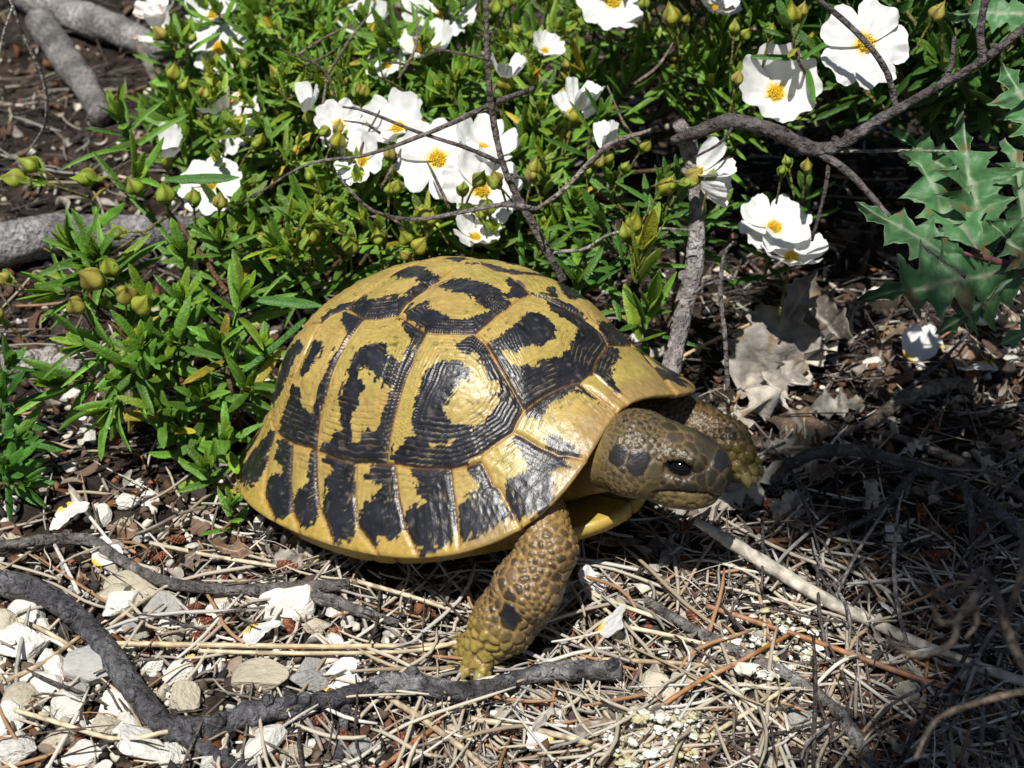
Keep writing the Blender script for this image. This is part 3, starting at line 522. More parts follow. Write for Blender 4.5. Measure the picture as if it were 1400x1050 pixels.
# --- leg scales
BIGS = np.array([5.72, -4.9, -1.85])
ix = np.where(reg == 2)[0]; l = lt[ix]; dens = (1 + 1.3 * sst(.45, .1, l)) * np.where(B[ix, 0] < 2.5, .12, 1.0)
own, e1, r1, ns, _ = cells(ix, 1750, 2, [(BIGS, .30)], dens * np.clip(1 + 1.5 * vn(B[ix], 1.6, 66), .3, 3)); rnd = RNG.random(ns); pl = sst(.015, .095, e1)
sc = np.array([.060, .043, .026]) + np.clip(rnd[own][:, None] - .25, -.1, 1) * np.array([.15, .10, .045]); sc[rnd[own] > .88] = [.03, .027, .027]; sc[own == 0] = [.016, .016, .019]
foot = sst(.70, .90, l); sc = sc + (np.array([.33, .255, .05]) * (.4 + .8 * rnd[own][:, None]) - sc) * (foot * .85)[:, None]
topy = sst(.45, .25, l); sc = sc + (np.array([.38, .23, .06]) - sc) * (topy * .55)[:, None]
gp = np.array([.26, .155, .055]) * (1 - .3 * foot)[:, None] + 0 * sc; lc = gp + (sc - gp) * sst(.25, .85, pl)[:, None]; lc = lc + (np.array([.40, .27, .1]) - lc) * (np.exp(-((pl - .45) / .18) ** 2) * .45)[:, None]
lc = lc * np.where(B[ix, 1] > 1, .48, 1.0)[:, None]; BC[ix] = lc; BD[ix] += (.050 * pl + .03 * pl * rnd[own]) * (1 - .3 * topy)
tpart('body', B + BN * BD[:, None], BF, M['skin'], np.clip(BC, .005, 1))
# eyes
V, F = ICO[4]
for s_ in (1, -1):
    cpos = H(.50, .58 * s_, .12); dq = (V * [.36, .29, .28]); w = cpos + dq @ HM
    cc = np.where((np.abs(V[:, 1] - s_) < .42)[:, None], [.004, .004, .004], [.018, .012, .008]); tpart('eye', w, F, M['eye'], cc)
def claw(P, R): V, F = tube(P, R, 8, 5); tpart('claw', V, tri(F), M['claw'], [.05, .043, .038] if R[0] < .14 else [.28, .24, .09] if P[0][1] < 0 else [.17, .145, .05])
for a, b, c in [((3.75, -5.24, -3.2), (3.48, -5.38, -3.32), (3.28, -5.46, -3.6)), ((4.08, -5.52, -3.33), (3.9, -5.75, -3.46), (3.78, -5.86, -3.75)), ((4.46, -5.62, -3.4), (4.40, -5.9, -3.52), (4.37, -6.0, -3.82)), ((4.84, -5.52, -3.42), (4.9, -5.8, -3.55), (4.93, -5.9, -3.85)),
                ((7.33, 3.25, -2.00), (7.48, 3.18, -2.22), (7.50, 3.14, -2.42)), ((7.28, 3.60, -2.12), (7.42, 3.56, -2.34), (7.45, 3.54, -2.52)), ((7.20, 3.95, -2.12), (7.34, 3.98, -2.34), (7.36, 4.00, -2.52))]:
    claw([a, b, c], [.18, .145, .03])
for a, b, c in [((-2.80, -5.07, -1.15), (-2.90, -5.52, -1.20), (-2.95, -5.67, -1.55)), ((-2.25, -5.12, -1.20), (-2.30, -5.52, -1.32), (-2.33, -5.64, -1.68)), ((-1.70, -5.02, -1.30), (-1.67, -5.47, -1.50), (-1.65, -5.60, -1.80))]:
    claw([a, b, c], [.135, .11, .03])

# ------------------------------------------------------------------ woody sticks and twigs
def stick(name, label, path, R, colr, m='bark', sides=14, sub=12, rough=.22, up=None, dep=None, cat='stick', group=None, seed=0, knots=0, extra=None, sink=.75):
    P = []
    for k, q in enumerate(path):
        r = R if np.isscalar(R) else R[min(k, len(R) - 1)]
        if len(q) == 3 and dep: P.append(atd(q[0], q[1], q[2]))
        elif len(q) == 3: P.append(gat(q[0], q[1], q[2]))
        else: P.append(gat(q[0], q[1], r * sink + .34))
    Rr = R if not np.isscalar(R) else [R] * len(P)
    A = Acc(); rr = np.random.default_rng(seed + 50); P = np.array(P)
    def put(Pp, Rp, sd_, sub_=sub):
        Rp = [q * (1 + .14 * float(vn(np.array([k * 1.7, sd_ * 3.1, 0.]), 1, 2))) for k, q in enumerate(Rp)]
        V, F = tube(Pp, Rp, sides, sub_, rough, sd_); a = np.asarray(colr, float)
        n1 = fbm(V, .8 / np.mean(Rp), sd_ + 7, 3)[:, None]; n2 = np.clip(vn(V * [1, 1, 1], 2.5 / np.mean(Rp), sd_ + 8) - .35, 0, 1)[:, None]
        n3 = sst(.1, .45, fbm(V, .9, sd_ + 90, 3))[:, None] * (.16 if seed == 3 else .05); A.add(V, F, np.clip(a * (1 + .55 * n1) + n2 * .14 + n3, .006, 1))
    put(P, list(Rr), seed)
    for k in range(knots):
        t = rr.uniform(.05, .95); f = t * (len(P) - 1); i = int(f); p = P[i] + (P[min(i + 1, len(P) - 1)] - P[i]) * (f - i); r = np.mean(Rr)
        d = nrm(rr.normal(size=3) + [0, 0, .6]); put(np.array([p, p + d * r * 1.25, p + d * r * 1.7]), [r * .75, r * .62, r * .3], seed + k + 1, 3)
    for (bp, br) in (extra or []):
        Q = [atd(*q) if dep else gat(*q) if len(q) == 3 else gat(q[0], q[1], br[0] * .8 + .1) for q in bp]; put(np.array(Q), br, seed + 31 + len(A.V), 6)
    V, F, C = A.get(); return things(name, V, tri(F), M[m], C, label, cat, group)
BK = (.07, .067, .072); GY = (.17, .155, .14); DB = (.07, .052, .04); PALE = (.50, .44, .34); LG = (.27, .25, .235)
stick('stick', 'thick dark grey stick curving down from the left edge of the photo', [(-40, 792), (20, 800), (65, 815), (110, 848), (150, 895), (185, 945), (215, 982), (240, 1000)], [.34, .34, .33, .33, .33, .34, .33, .25], BK, rough=.2, seed=1, knots=4)
stick('stick', 'charred knobbly stick meeting the thick curved stick at lower left', [(232, 996), (265, 995), (300, 992), (345, 975), (400, 966), (450, 958), (505, 940), (535, 930)], [.28, .30, .27, .34, .27, .25, .22, .20], BK, rough=.38, seed=2, knots=6, extra=[([(478, 950), (470, 985), (462, 1040)], [.17, .15, .12])])
stick('stick', 'cut dark stick with pale scraped patch lying before the front foot', [(505, 938, .5), (560, 935, .55), (610, 943, .55), (645, 947, .55), (690, 934, .55), (745, 920, .55), (800, 917, .55), (850, 916, .5)], [.25, .28, .27, .31, .26, .27, .28, .26], (.06, .056, .058), rough=.25, seed=3, knots=4)
stick('stick', 'long thin grey stick across the left from the edge to below the shell', [(-30, 752), (30, 742), (80, 737), (125, 740), (165, 765), (215, 792), (270, 803), (340, 806), (410, 803), (478, 800)], .17, (.12, .105, .095), rough=.2, seed=4, knots=5, sink=1.4)
stick('stick', 'short grey twig slanting down beneath the shell beside the long thin stick', [(418, 812), (455, 822), (500, 838), (545, 852)], [.15, .17, .14, .09], GY, rough=.3, seed=5, knots=3)
stick('stick', 'thin black twig forking off below the thick curved stick', [(205, 975), (250, 1008), (300, 1035), (350, 1062)], [.16, .17, .15, .13], BK, rough=.3, seed=6, knots=2)
stick('stick', 'pale bare weathered stick slanting away from under the chin', [(950, 712, 1.5), (1000, 742, 1.3), (1060, 779, 1.0), (1130, 820, .7), (1200, 854, .55), (1290, 894, .45), (1420, 940, .4)], [.12, .19, .20, .19, .17, .15, .13], (.52, .47, .38), m='wood', rough=.16, seed=7, knots=1)
stick('stick', 'grey lichen spotted stick running down to the bottom right litter', [(885, 822), (930, 850), (985, 880), (1050, 908), (1110, 945), (1155, 985), (1200, 1060)], [.13, .15, .16, .16, .17, .17, .16], GY, rough=.25, seed=8, knots=5)
stick('branch', 'dark curved branch arching over the litter right of the head', [(1050, 668, .5), (1075, 640, 1.2), (1115, 620, 1.5), (1170, 616, 1.5), (1240, 634, 1.4), (1310, 662, 1.2), (1370, 705, .9), (1430, 760, .5)], [.13, .17, .18, .18, .19, .18, .19, .2], (.075, .066, .065), rough=.2, seed=9, knots=4, cat='branch', extra=[([(1255, 640, 1.4), (1200, 700, .9), (1130, 735, .4)], [.13, .11, .07]), ([(1320, 668, 1.2), (1330, 720, .8), (1325, 790, .3)], [.12, .1, .07])])
stick('stick', 'thin dark straight twig crossing the white fallen petals at right', [(1325, 455, 1.2), (1280, 500, 1.0), (1230, 540, .8), (1185, 575, .5), (1120, 615, .3)], [.05, .06, .07, .07, .06], BK, sides=7, rough=.2, seed=10)
stick('stick', 'weathered grey branch stub with broken end at the right edge', [(1180, 585, .4), (1240, 545, .6), (1300, 525, .7), (1330, 530, .8)], [.14, .2, .24, .22], (.2, .16, .12), rough=.35, seed=11, knots=3)
stick('stick', 'brownish half buried branch behind the dark curved branch', [(1200, 590, .3), (1260, 610, .3), (1330, 640, .25), (1420, 690, .3)], [.14, .16, .17, .18], (.15, .12, .095), rough=.3, seed=12, knots=2)
stick('log', 'thick grey log at the top left corner pointing to the white flowers', [(20, -18), (70, 10), (120, 28), (175, 48), (225, 72)], [.9, .9, .85, .8, .6], LG, rough=.18, seed=13, cat='log', knots=1, sides=14)
stick('log', 'grey log slanting downward below the top left log', [(55, 28), (85, 75), (112, 110), (138, 158)], [.72, .75, .7, .5], (.2, .185, .17), rough=.2, seed=14, cat='log', sides=14)
stick('stick', 'bare brown grey stick rising beside the white flowers at upper left', [(188, 58, 1.4), (208, 100, 1.0), (222, 130, .7), (232, 165, .4)], [.2, .2, .22, .18], (.2, .165, .13), rough=.15, seed=15)
stick('log', 'smooth grey log behind the leafy left sprig', [(-40, 345), (20, 332), (70, 322), (120, 316), (200, 318), (290, 312)], [.8, .8, .75, .7, .62, .5], (.24, .225, .225), rough=.15, seed=16, cat='log', sides=14)
stick('log', 'pale lichen crusted log end at the left edge below the sprig', [(-30, 505), (30, 497), (70, 497), (110, 505)], [.42, .42, .4, .3], (.40, .37, .33), rough=.3, seed=17, cat='log', sides=14, knots=2)
stick('stick', 'thin pale forked twig standing in the top left corner', [(12, -5, 46), (35, 55, 47), (58, 105, 48), (64, 150, 49), (58, 178, 50), (38, 208, 51)], [.05, .055, .06, .06, .05, .03], (.32, .29, .26), dep=True, sides=7, seed=18, rough=.1, extra=[([(18, 8, 46), (4, 50, 46.5), (-8, 110, 47)], [.045, .045, .04])])
stick('branch', 'upright dark bare twig with side shoots rising behind the shell', [(770, 384, 46.5), (752, 350, 46), (725, 300, 45.5), (700, 255, 45), (685, 215, 44.5), (674, 160, 44), (667, 90, 43.5), (664, -20, 43)], [.13, .13, .13, .11, .10, .095, .08, .06], (.13, .105, .095), dep=True, rough=.25, seed=19, cat='branch', knots=4,
      extra=[([(690, 225, 44.7), (640, 203, 44.2), (570, 180, 43.8), (500, 152, 43.6), (468, 146, 43.5)], [.07, .065, .055, .05, .03]), ([(735, 286, 45.4), (690, 280, 45), (640, 288, 44.6), (570, 300, 44.2), (510, 288, 44), (470, 250, 43.7), (462, 232, 43.6)], [.075, .07, .065, .06, .055, .05, .03]), ([(728, 122, 45.6), (672, 142, 44.2), (625, 165, 44), (570, 188, 43.7), (500, 212, 43.6), (420, 225, 43.5), (345, 270, 43.5)], [.09, .085, .07, .06, .05, .045, .03]), ([(520, 182, 43.7), (500, 170, 43.5), (470, 165, 43.3)], [.04, .035, .02]), ([(725, 262, 45.2), (720, 245, 44.8), (690, 242, 44.6)], [.04, .04, .03])])
stick('branch', 'thick grey woody stem standing upright to the right of the shell', [(915, 512, 45), (925, 470, 45.3), (935, 420, 45.5), (948, 370, 45.6), (953, 300, 45.6), (950, 240, 45.4), (940, 195, 45), (928, 168, 44.6)], [.30, .28, .27, .27, .26, .25, .26, .2], (.25, .22, .205), dep=True, rough=.14, seed=20, cat='branch', knots=5)
stick('branch', 'forked dark branch sweeping from the grey stem to the top right corner', [(920, 192, 44.6), (960, 178, 44), (1000, 166, 43.6), (1055, 178, 43.2), (1110, 203, 43), (1150, 198, 42.8), (1200, 165, 42.4), (1270, 125, 42), (1340, 85, 41.5), (1430, 15, 41)], [.15, .19, .22, .21, .21, .17, .16, .14, .12, .12], (.085, .07, .066), dep=True, rough=.25, seed=21, cat='branch', knots=9,
      extra=[([(1115, 205, 43), (1165, 240, 42.7), (1215, 295, 42.4), (1270, 345, 42), (1320, 378, 41.8)], [.12, .1, .085, .07, .06]), ([(1225, 150, 42.3), (1215, 105, 42), (1190, 65, 41.6), (1150, 25, 41.3), (1100, -15, 41)], [.09, .085, .08, .075, .06]), ([(1285, 118, 42), (1300, 90, 41.8), (1305, 50, 41.6)], [.08, .07, .05]), ([(1345, 82, 41.5), (1340, 45, 41.3), (1348, -10, 41)], [.12, .11, .1]), ([(1005, 168, 43.6), (985, 195, 43.2), (950, 215, 43)], [.05, .045, .03]), ([(1135, 205, 43), (1128, 260, 43), (1110, 330, 43.2)], [.06, .055, .04])])
stick('stick', 'pale straight twig under the forked dark branch', [(1105, 205, 43.5), (1160, 207, 43.5), (1230, 206, 43.5), (1310, 207, 43.5)], [.05, .055, .05, .03], (.3, .27, .23), dep=True, sides=7, seed=22, rough=.15)
stick('stick', 'thin dark upright twig between grey stem and large dead leaf', [(995, 535, 44.6), (992, 470, 44.2), (985, 400, 44), (990, 350, 43.8), (1003, 330, 43.6)], [.075, .075, .07, .07, .04], (.16, .135, .125), dep=True, sides=8, seed=23, rough=.15, extra=[([(985, 382, 44), (960, 392, 44.2), (942, 408, 44.4)], [.04, .04, .03])])
stick('stick', 'slender tan stalk leaning behind the thin upright twig', [(895, 512, .2), (950, 478, .8), (1032, 440, 1.8)], [.06, .06, .05], (.42, .30, .15), m='wood', sides=7, seed=24, rough=.1)
stick('stick', 'thin grey twig arching through the dark gap right of the shell', [(755, 345, 46), (800, 340, 45.5), (830, 322, 45), (880, 312, 44.5), (950, 315, 44.3)], [.06, .055, .05, .045, .03], (.26, .23, .2), dep=True, sides=7, seed=25, rough=.15)
stick('stick', 'broken grey twig in the shade between the bush and grey stem', [(735, 285, 47), (770, 260, 46.5), (830, 200, 46), (890, 178, 45.5)], [.07, .08, .08, .06], (.24, .2, .17), dep=True, sides=8, seed=26, rough=.15)
stick('stick', 'forked pale twig standing in litter below the dark curved branch', [(1130, 850, .3), (1150, 800, .8), (1175, 750, 1.4), (1215, 690, 2.0)], [.06, .06, .055, .04], (.3, .26, .23), sides=7, seed=27, rough=.15, extra=[([(1150, 800, .8), (1120, 770, .9), (1110, 735, 1.0)], [.04, .04, .025])])
stick('stick', 'upright grey twig at right with its foot on the pale bare stick', [(1240, 880, .5), (1228, 830, 1.0), (1222, 770, 1.5), (1228, 700, 2.1), (1235, 670, 2.4)], [.06, .06, .06, .05, .03], (.27, .24, .22), sides=7, seed=28, rough=.15)
stick('stick', 'dark twin twig stuck upright in the bottom right straw', [(1112, 1060, .4), (1113, 1000, .8), (1115, 930, 1.3), (1112, 870, 1.8)], [.055, .06, .055, .04], DB, sides=7, seed=29, rough=.15, extra=[([(1114, 945, 1.2), (1135, 1000, .7), (1155, 1050, .3)], [.045, .05, .05])])
stick('stick', 'long rust brown stem slanting across the straw below the pale stick', [(965, 828, .55), (1040, 852, .6), (1110, 875, .6), (1200, 908, .55), (1315, 948, .4)], .075, (.30, .12, .04), m='straw', sides=7, seed=30, rough=.1)
stick('stick', 'short rust brown stem leaning toward the front foot stick', [(1078, 868, .7), (1010, 905, .7), (950, 935, .6), (875, 985, .4)], .065, (.33, .15, .05), m='straw', sides=7, seed=31, rough=.1)
stick('stick', 'rust brown stem lying below the knobbly charred stick', [(510, 1060, .3), (560, 1020, .4), (600, 990, .4)], .07, (.30, .13, .05), m='straw', sides=7, seed=32, rough=.1)
stick('stick', 'long straight cream reed lying behind the front foot', [(155, 880, .55), (300, 882, .6), (450, 884, .55), (640, 881, .5)], .075, (.50, .38, .22), m='straw', sides=7, seed=33, rough=.08)
stick('stick', 'second cream reed lying just nearer than the long straight reed', [(270, 890, .5), (400, 893, .55), (560, 890, .5), (640, 874, .6)], .06, (.52, .42, .26), m='straw', sides=7, seed=34, rough=.08)
stick('stick', 'stout tan reed slanting across the bottom centre', [(525, 950, .35), (580, 985, .5), (640, 1030, .5), (680, 1070, .4)], .085, (.40, .31, .2), m='straw', sides=7, seed=35, rough=.1)
stick('stick', 'long cream reed running right from the cut dark stick', [(640, 982, .4), (720, 995, .5), (800, 1015, .5), (870, 1040, .4)], .08, (.48, .38, .24), m='straw', sides=7, seed=36, rough=.1)
for k, (pth, lab) in enumerate([
    ([(760, 790, .3), (830, 820, .5), (900, 845, .5)], 'grey straw stalk lying in the shadow under the chin'), ([(830, 852, .5), (930, 872, .5), (1030, 900, .4)], 'cream stalk running right from the half shaded petals'),
    ([(780, 900, .3), (900, 905, .5), (990, 912, .4)], 'cream stalk right of the front foot and behind the cut stick'), ([(0, 838, .4), (60, 862, .5), (130, 905, .4)], 'tan stalk lying under the thick curved stick'),
    ([(0, 965, .5), (70, 985, .6), (160, 1010, .6), (230, 1000, .7)], 'long tan stalk bending across the white pebbles at lower left'), ([(10, 930, .5), (60, 905, .6), (110, 870, .5)], 'straight tan stalk leaning over white pebbles near left edge'),
    ([(150, 855, .5), (190, 825, .6), (222, 805, .5)], 'short brown stalk between thick curved stick and long grey stick'), ([(490, 795, .4), (560, 815, .5), (650, 845, .4)], 'long pale stalk in shadow under the shell'),
    ([(75, 745, .5), (95, 785, .5), (108, 812, .4)], 'bleached white twig piece above the thick curved stick'), ([(205, 742, .4), (290, 760, .5), (390, 776, .4)], 'tan stalk lying below the hind claws'),
    ([(980, 1000, .4), (1060, 950, .6), (1080, 935, .6)], 'grey white stalk propped on the lichen spotted stick'), ([(1130, 960, .4), (1165, 880, .5), (1185, 860, .6)], 'bleached stalk lying across the bottom right straw')]):
    stick('stalk', lab, pth, .06, [(.48, .40, .27), (.55, .46, .3), (.40, .29, .17)][k % 3] if k != 8 else (.6, .57, .5), m='straw', sides=7, seed=60 + k, rough=.1, cat='stalk')
# dead twig close to the lens, bottom right, thrown out of focus
stick('branch', 'curly brown dead twig close to the camera and out of focus at right', [(1480, 1010, 25.5), (1420, 940, 25.6), (1385, 880, 25.8), (1365, 820, 26), (1345, 780, 26.3), (1320, 800, 26.4), (1290, 815, 26.5), (1262, 800, 26.6)], [.09, .085, .08, .075, .07, .07, .06, .03], (.13, .10, .075), dep=True, rough=.3, seed=40, cat='branch',
      extra=[([(1345, 800, 26.2), (1310, 845, 26.2), (1285, 850, 26.3), (1275, 825, 26.4)], [.07, .07, .06, .03]), ([(1310, 845, 26.2), (1300, 880, 26.1), (1260, 895, 26.2), (1225, 885, 26.3), (1212, 870, 26.4)], [.06, .06, .055, .05, .03]), ([(1330, 808, 26.3), (1335, 850, 26.2), (1320, 872, 26.2)], [.05, .05, .02]), ([(1375, 850, 25.9), (1395, 790, 26), (1400, 730, 26.2), (1415, 660, 26.5)], [.07, .06, .05, .04]), ([(1420, 940, 25.6), (1340, 960, 25.9), (1280, 985, 26), (1250, 1040, 26)], [.06, .05, .045, .03])])
# grey tangle of fine twigs in the right hand shade
rt = np.random.default_rng(77); TWG = []
for k in range(34):
    x0, y0 = rt.uniform(1040, 1420), rt.uniform(590, 1040); an = rt.uniform(0, math.pi); ln = rt.uniform(50, 170); u0 = rt.uniform(.2, 1.3)
    if x0 < 1130 and y0 > 780: x0 += 200
    P = [(x0, y0, u0), (x0 + ln * .5 * math.cos(an) + rt.normal() * 8, y0 + .5 * ln * math.sin(an) + rt.normal() * 8, u0 + rt.uniform(-.1, .5)), (x0 + ln * math.cos(an), y0 + ln * math.sin(an), max(.15, u0 + rt.uniform(-.8, .7)))]
    tw_ = stick('twig', 'thin grey brown twig in the shaded tangle on the right side', P, [.05, .05, .03], np.array((.16, .14, .135)) * rt.uniform(.5, 1.6), sides=6, sub=5, seed=100 + k, rough=.15, cat='twig', group='thin twigs tangled in the right hand shade'); TWG.append((tw_, 'thin grey brown twig', gat(P[1][0], P[1][1])))

# ------------------------------------------------------------------ pebbles
def rock(sub, rr, cuts):
    V, F = ICO[sub]; V = V * (1 + .10 * fbm(V, 1.2, int(rr.integers(999)), 2))[:, None]
    for _ in range(cuts):
        n = nrm(rr.normal(size=3)); d = rr.uniform(.50, .82); s = np.maximum(0, V @ n - d); V = V - s[:, None] * n * .98
    V = V * (1 + .025 * fbm(V, 3.5, int(rr.integers(999)), 2))[:, None]; return V / np.abs(V).max(), F
rk = np.random.default_rng(3); RV = [rock(4, rk, 13) for _ in range(14)]
RM = [mesh('pebble', V, F, M['stone']) for V, F in RV]
LMK = [('the front foot', (685, 905)), ('the tortoise head', (930, 700)), ('the hind claws', (400, 765)), ('the thick curved stick', (150, 895)), ('the knobbly charred stick', (370, 972)), ('the cut dark stick', (690, 932)), ('the long thin grey stick', (250, 800)),
       ('the pale bare stick', (1090, 800)), ('the dark curved branch', (1200, 625)), ('the large dead leaf', (1075, 460)), ('the spiny green leaves', (1300, 400)), ('the leafy left sprig', (200, 560)), ('the lichen clump', (1060, 880)), ('the smooth grey log', (120, 316)),
       ('the top left logs', (130, 100)), ('the lichen spotted stick', (1000, 885)), ('the grey upright stem', (925, 480)), ('the bottom edge of the photo', (760, 1040)), ('the bottom right corner', (1360, 1030)), ('the bottom left corner', (30, 1035)), ('the white fallen petals at right', (1290, 492)), ('the fallen petal at left', (86, 690))]
LW = [(n_, gat(*p)) for n_, p in LMK]
ORD = ['nearest', 'second', 'third', 'fourth', 'fifth', 'sixth', 'seventh', 'eighth', 'ninth', 'tenth', 'eleventh', 'twelfth']
def relabel(items, group):                    # items: (object, description, world position)
    bag = {}
    for o, desc, p in items:
        dd = [np.linalg.norm(w[:2] - np.asarray(p)[:2]) for _, w in LW]; k = int(np.argmin(dd)); a = topx(np.asarray(p)) - topx(LW[k][1])
        where = ('left of' if a[0] < 0 else 'right of') if abs(a[0]) > abs(a[1]) else ('behind' if a[1] < 0 else 'in front of')
        bag.setdefault((desc, where, LW[k][0]), []).append((dd[k], o))
    for (desc, where, nm), L in bag.items():
        L.sort(key=lambda t: t[0])
        for r, (_, o) in enumerate(L):
            o['group'] = group; o['label'] = desc + ' ' + where + ' ' + nm if len(L) == 1 else desc + ' ' + where + ' ' + nm + (', ' + (ORD[r] if r < len(ORD) else 'farther') + (' one out' if r else ' one'))
PEB = [(33, 890, 36), (78, 919, 34), (127, 923, 42), (57, 944, 30), (37, 968, 40), (94, 976, 33), (25, 1032, 42), (82, 1021, 30), (112, 1042, 34), (197, 1032, 44), (12, 998, 30), (156, 825, 30), (184, 812, 36), (217, 841, 30), (313, 827, 24), (393, 838, 40), (348, 940, 44), (430, 940, 36), (356, 1030, 38), (254, 964, 32), (164, 968, 28), (430, 925, 30), (143, 1000, 30), (209, 918, 20),
       (165, 838, 32), (300, 840, 22), (460, 840, 22), (60, 870, 22), (10, 870, 30), (105, 955, 24), (175, 1000, 30), (230, 1040, 26), (290, 1050, 26), (400, 1040, 24), (490, 1030, 22), (620, 950, 26), (880, 1000, 26), (900, 955, 30), (1000, 905, 22), (760, 985, 20), (740, 960, 26), (560, 1005, 20), (300, 800, 18), (120, 600, 20), (60, 640, 18), (330, 770, 20), (140, 715, 18), (1090, 985, 30), (1240, 960, 26), (1000, 850, 18), (1330, 930, 26), (1180, 900, 18), (930, 940, 24), (1020, 980, 20), (690, 985, 24), (850, 880, 16)]
rp = np.random.default_rng(9); its = []; used = []
relabel(TWG, 'thin twigs tangled in the right hand shade')
def pebble(px, py, r, colour):
    dep = np.linalg.norm(gat(px, py) - CAM); rc = r / FPX * dep; p = gat(px, py); o = obj('pebble', RM[int(rp.integers(len(RM)))], None, (0, 0, 0), 'pebble', 'pebble')
    s = rc * np.array([rp.uniform(.95, 1.25), rp.uniform(.75, 1.0), rp.uniform(.50, .72)]); o.scale = s; o.rotation_euler = (rp.normal() * .25, rp.normal() * .25, rp.uniform(0, 6.28))
    o.location = (p + [0, 0, s[2] * .62]) * U; c = {'white': (.71, .68, .61), 'cream': (.52, .46, .35), 'grey': (.38, .37, .34), 'tan': (.40, .33, .24)}[colour]; o.color = (*(np.array(c) * rp.uniform(.82, 1.06)), 1)
    shp = 'large' if rc > .62 else 'middling' if rc > .34 else 'small'; its.append((o, f'{shp} {colour} limestone pebble', p)); used.append((p[0], p[1], rc))
for x, y, r in PEB: pebble(x, y, r, rp.choice(['white', 'white', 'white', 'cream', 'cream', 'grey']))
tries = 0
while len(its) < 285 and tries < 9000:
    tries += 1; x, y = rp.uniform(-40, 1440), rp.uniform(380, 1080)
    w = np.exp(-((x - 130) / 210) ** 2 - ((y - 960) / 160) ** 2) + .5 * np.exp(-((x - 330) / 190) ** 2 - ((y - 860) / 90) ** 2) + .22 * (y > 890) * (x > 450) + .16 * np.exp(-((x - 1320) / 120) ** 2 - ((y - 470) / 60) ** 2) + .14 * (x < 330) * (y > 560) + .05
    if rp.random() > w: continue
    r = rp.uniform(11, 30) * (1 if x < 500 and y > 780 else .55); p = gat(x, y); rc = r / 50
    if any((p[0] - a) ** 2 + (p[1] - b) ** 2 < (.75 * (rc + c)) ** 2 for a, b, c in used): continue
    pebble(x, y, r, rp.choice(['white', 'white', 'white', 'cream', 'cream', 'grey']))
relabel(its, 'pale limestone pebbles scattered on the ground')

# ------------------------------------------------------------------ uncountable litter
rl = np.random.default_rng(21)
def spots(n, f=None, x0=-160, x1=1560, y0=-20, y1=1120):
    o = []
    while len(o) < n:
        x = rl.uniform(x0, x1, n); y = rl.uniform(y0, y1, n); k = np.ones(n, bool) if f is None else rl.random(n) < f(x, y); o += list(zip(x[k], y[k]))
    o = o[:n]; m_ = len(o) + int(.95 * n) if x0 == -160 else len(o)       # the litter goes on beyond the frame
    while len(o) < m_:
        x = rl.uniform(-800, 2200, n); y = rl.uniform(-90, 1650, n); k = ((x < x0) | (x > x1) | (y > y1) | (y < y0)) & (np.ones(n, bool) if f is None else rl.random(n) < f(x, y)); o += list(zip(x[k], y[k]))
    o = np.array(o[:m_]); d = FW[None] + np.stack([(o[:, 0] - 700) / FPX, 0 * o[:, 0], 0 * o[:, 0]], -1) + UPV[None] * ((525 - o[:, 1]) / FPX)[:, None]; P = CAM + d * (-CAM[2] / d[:, 2])[:, None]
    P[:, 2] = gh(P[:, 0], P[:, 1]); return o, P
def scatter(name, base, n, size, cols, lift, f=None, flat=(.5, 1), seed=0):
    o, P = spots(n, f); n = len(o); Vs = []; Fs = []; Cs = []; nb = len(base[0][0])
    s = size(n); ang = rl.uniform(0, 6.28, n); tl = rl.normal(0, .45, (n, 2)); ci = rl.integers(0, len(cols), n); fl = rl.uniform(*flat, n); wd_ = rl.uniform(.5, 1, n)
    for k in range(n):
        V, F = base[k % len(base)]; V = V * [s[k], s[k] * wd_[k], s[k] * fl[k]]; c, sn = math.cos(ang[k]), math.sin(ang[k]); a, b = tl[k]
        V = V @ np.array([[1, 0, a], [0, 1, b], [-a, -b, 1]]); V = V @ np.array([[c, sn, 0], [-sn, c, 0], [0, 0, 1]]); Vs.append(V + P[k] + [0, 0, lift * rl.random() + s[k] * fl[k] * .4]); Fs.append(F + k * nb)
    C = np.repeat(np.array(cols)[ci] * rl.uniform(.6, 1.3, (n, 1)), nb, 0); return obj(name, mesh(name, np.concatenate(Vs), np.concatenate(Fs), M['crumb'] if name != 'gravel' else M['stonec'], C, False), kind='stuff')
peb2 = [rock(2, rk, 7) for _ in range(10)]; chip = []
for _ in range(12):
    V, F = ICO[1]; V = V * rl.uniform(.35, 1.4, (len(V), 1)); chip.append((V, F))
leftw = lambda x, y: np.clip(np.exp(-((x - 150) / 300) ** 2 - ((y - 950) / 190) ** 2) + .25 * (y > 860) + .14, 0, 1)
scatter('gravel', peb2, 2600, lambda n: rl.uniform(.05, .20, n), [(.62, .59, .5), (.55, .5, .39), (.5, .46, .38), (.66, .64, .58), (.6, .58, .54)], .08, leftw, (.5, .8))
scatter('bark_crumbs', chip, 8000, lambda n: rl.uniform(.05, .26, n), [(.06, .038, .027), (.032, .026, .022), (.11, .058, .033), (.13, .10, .07), (.04, .035, .033), (.20, .085, .04)], .25, None, (.15, .6))
flk = []
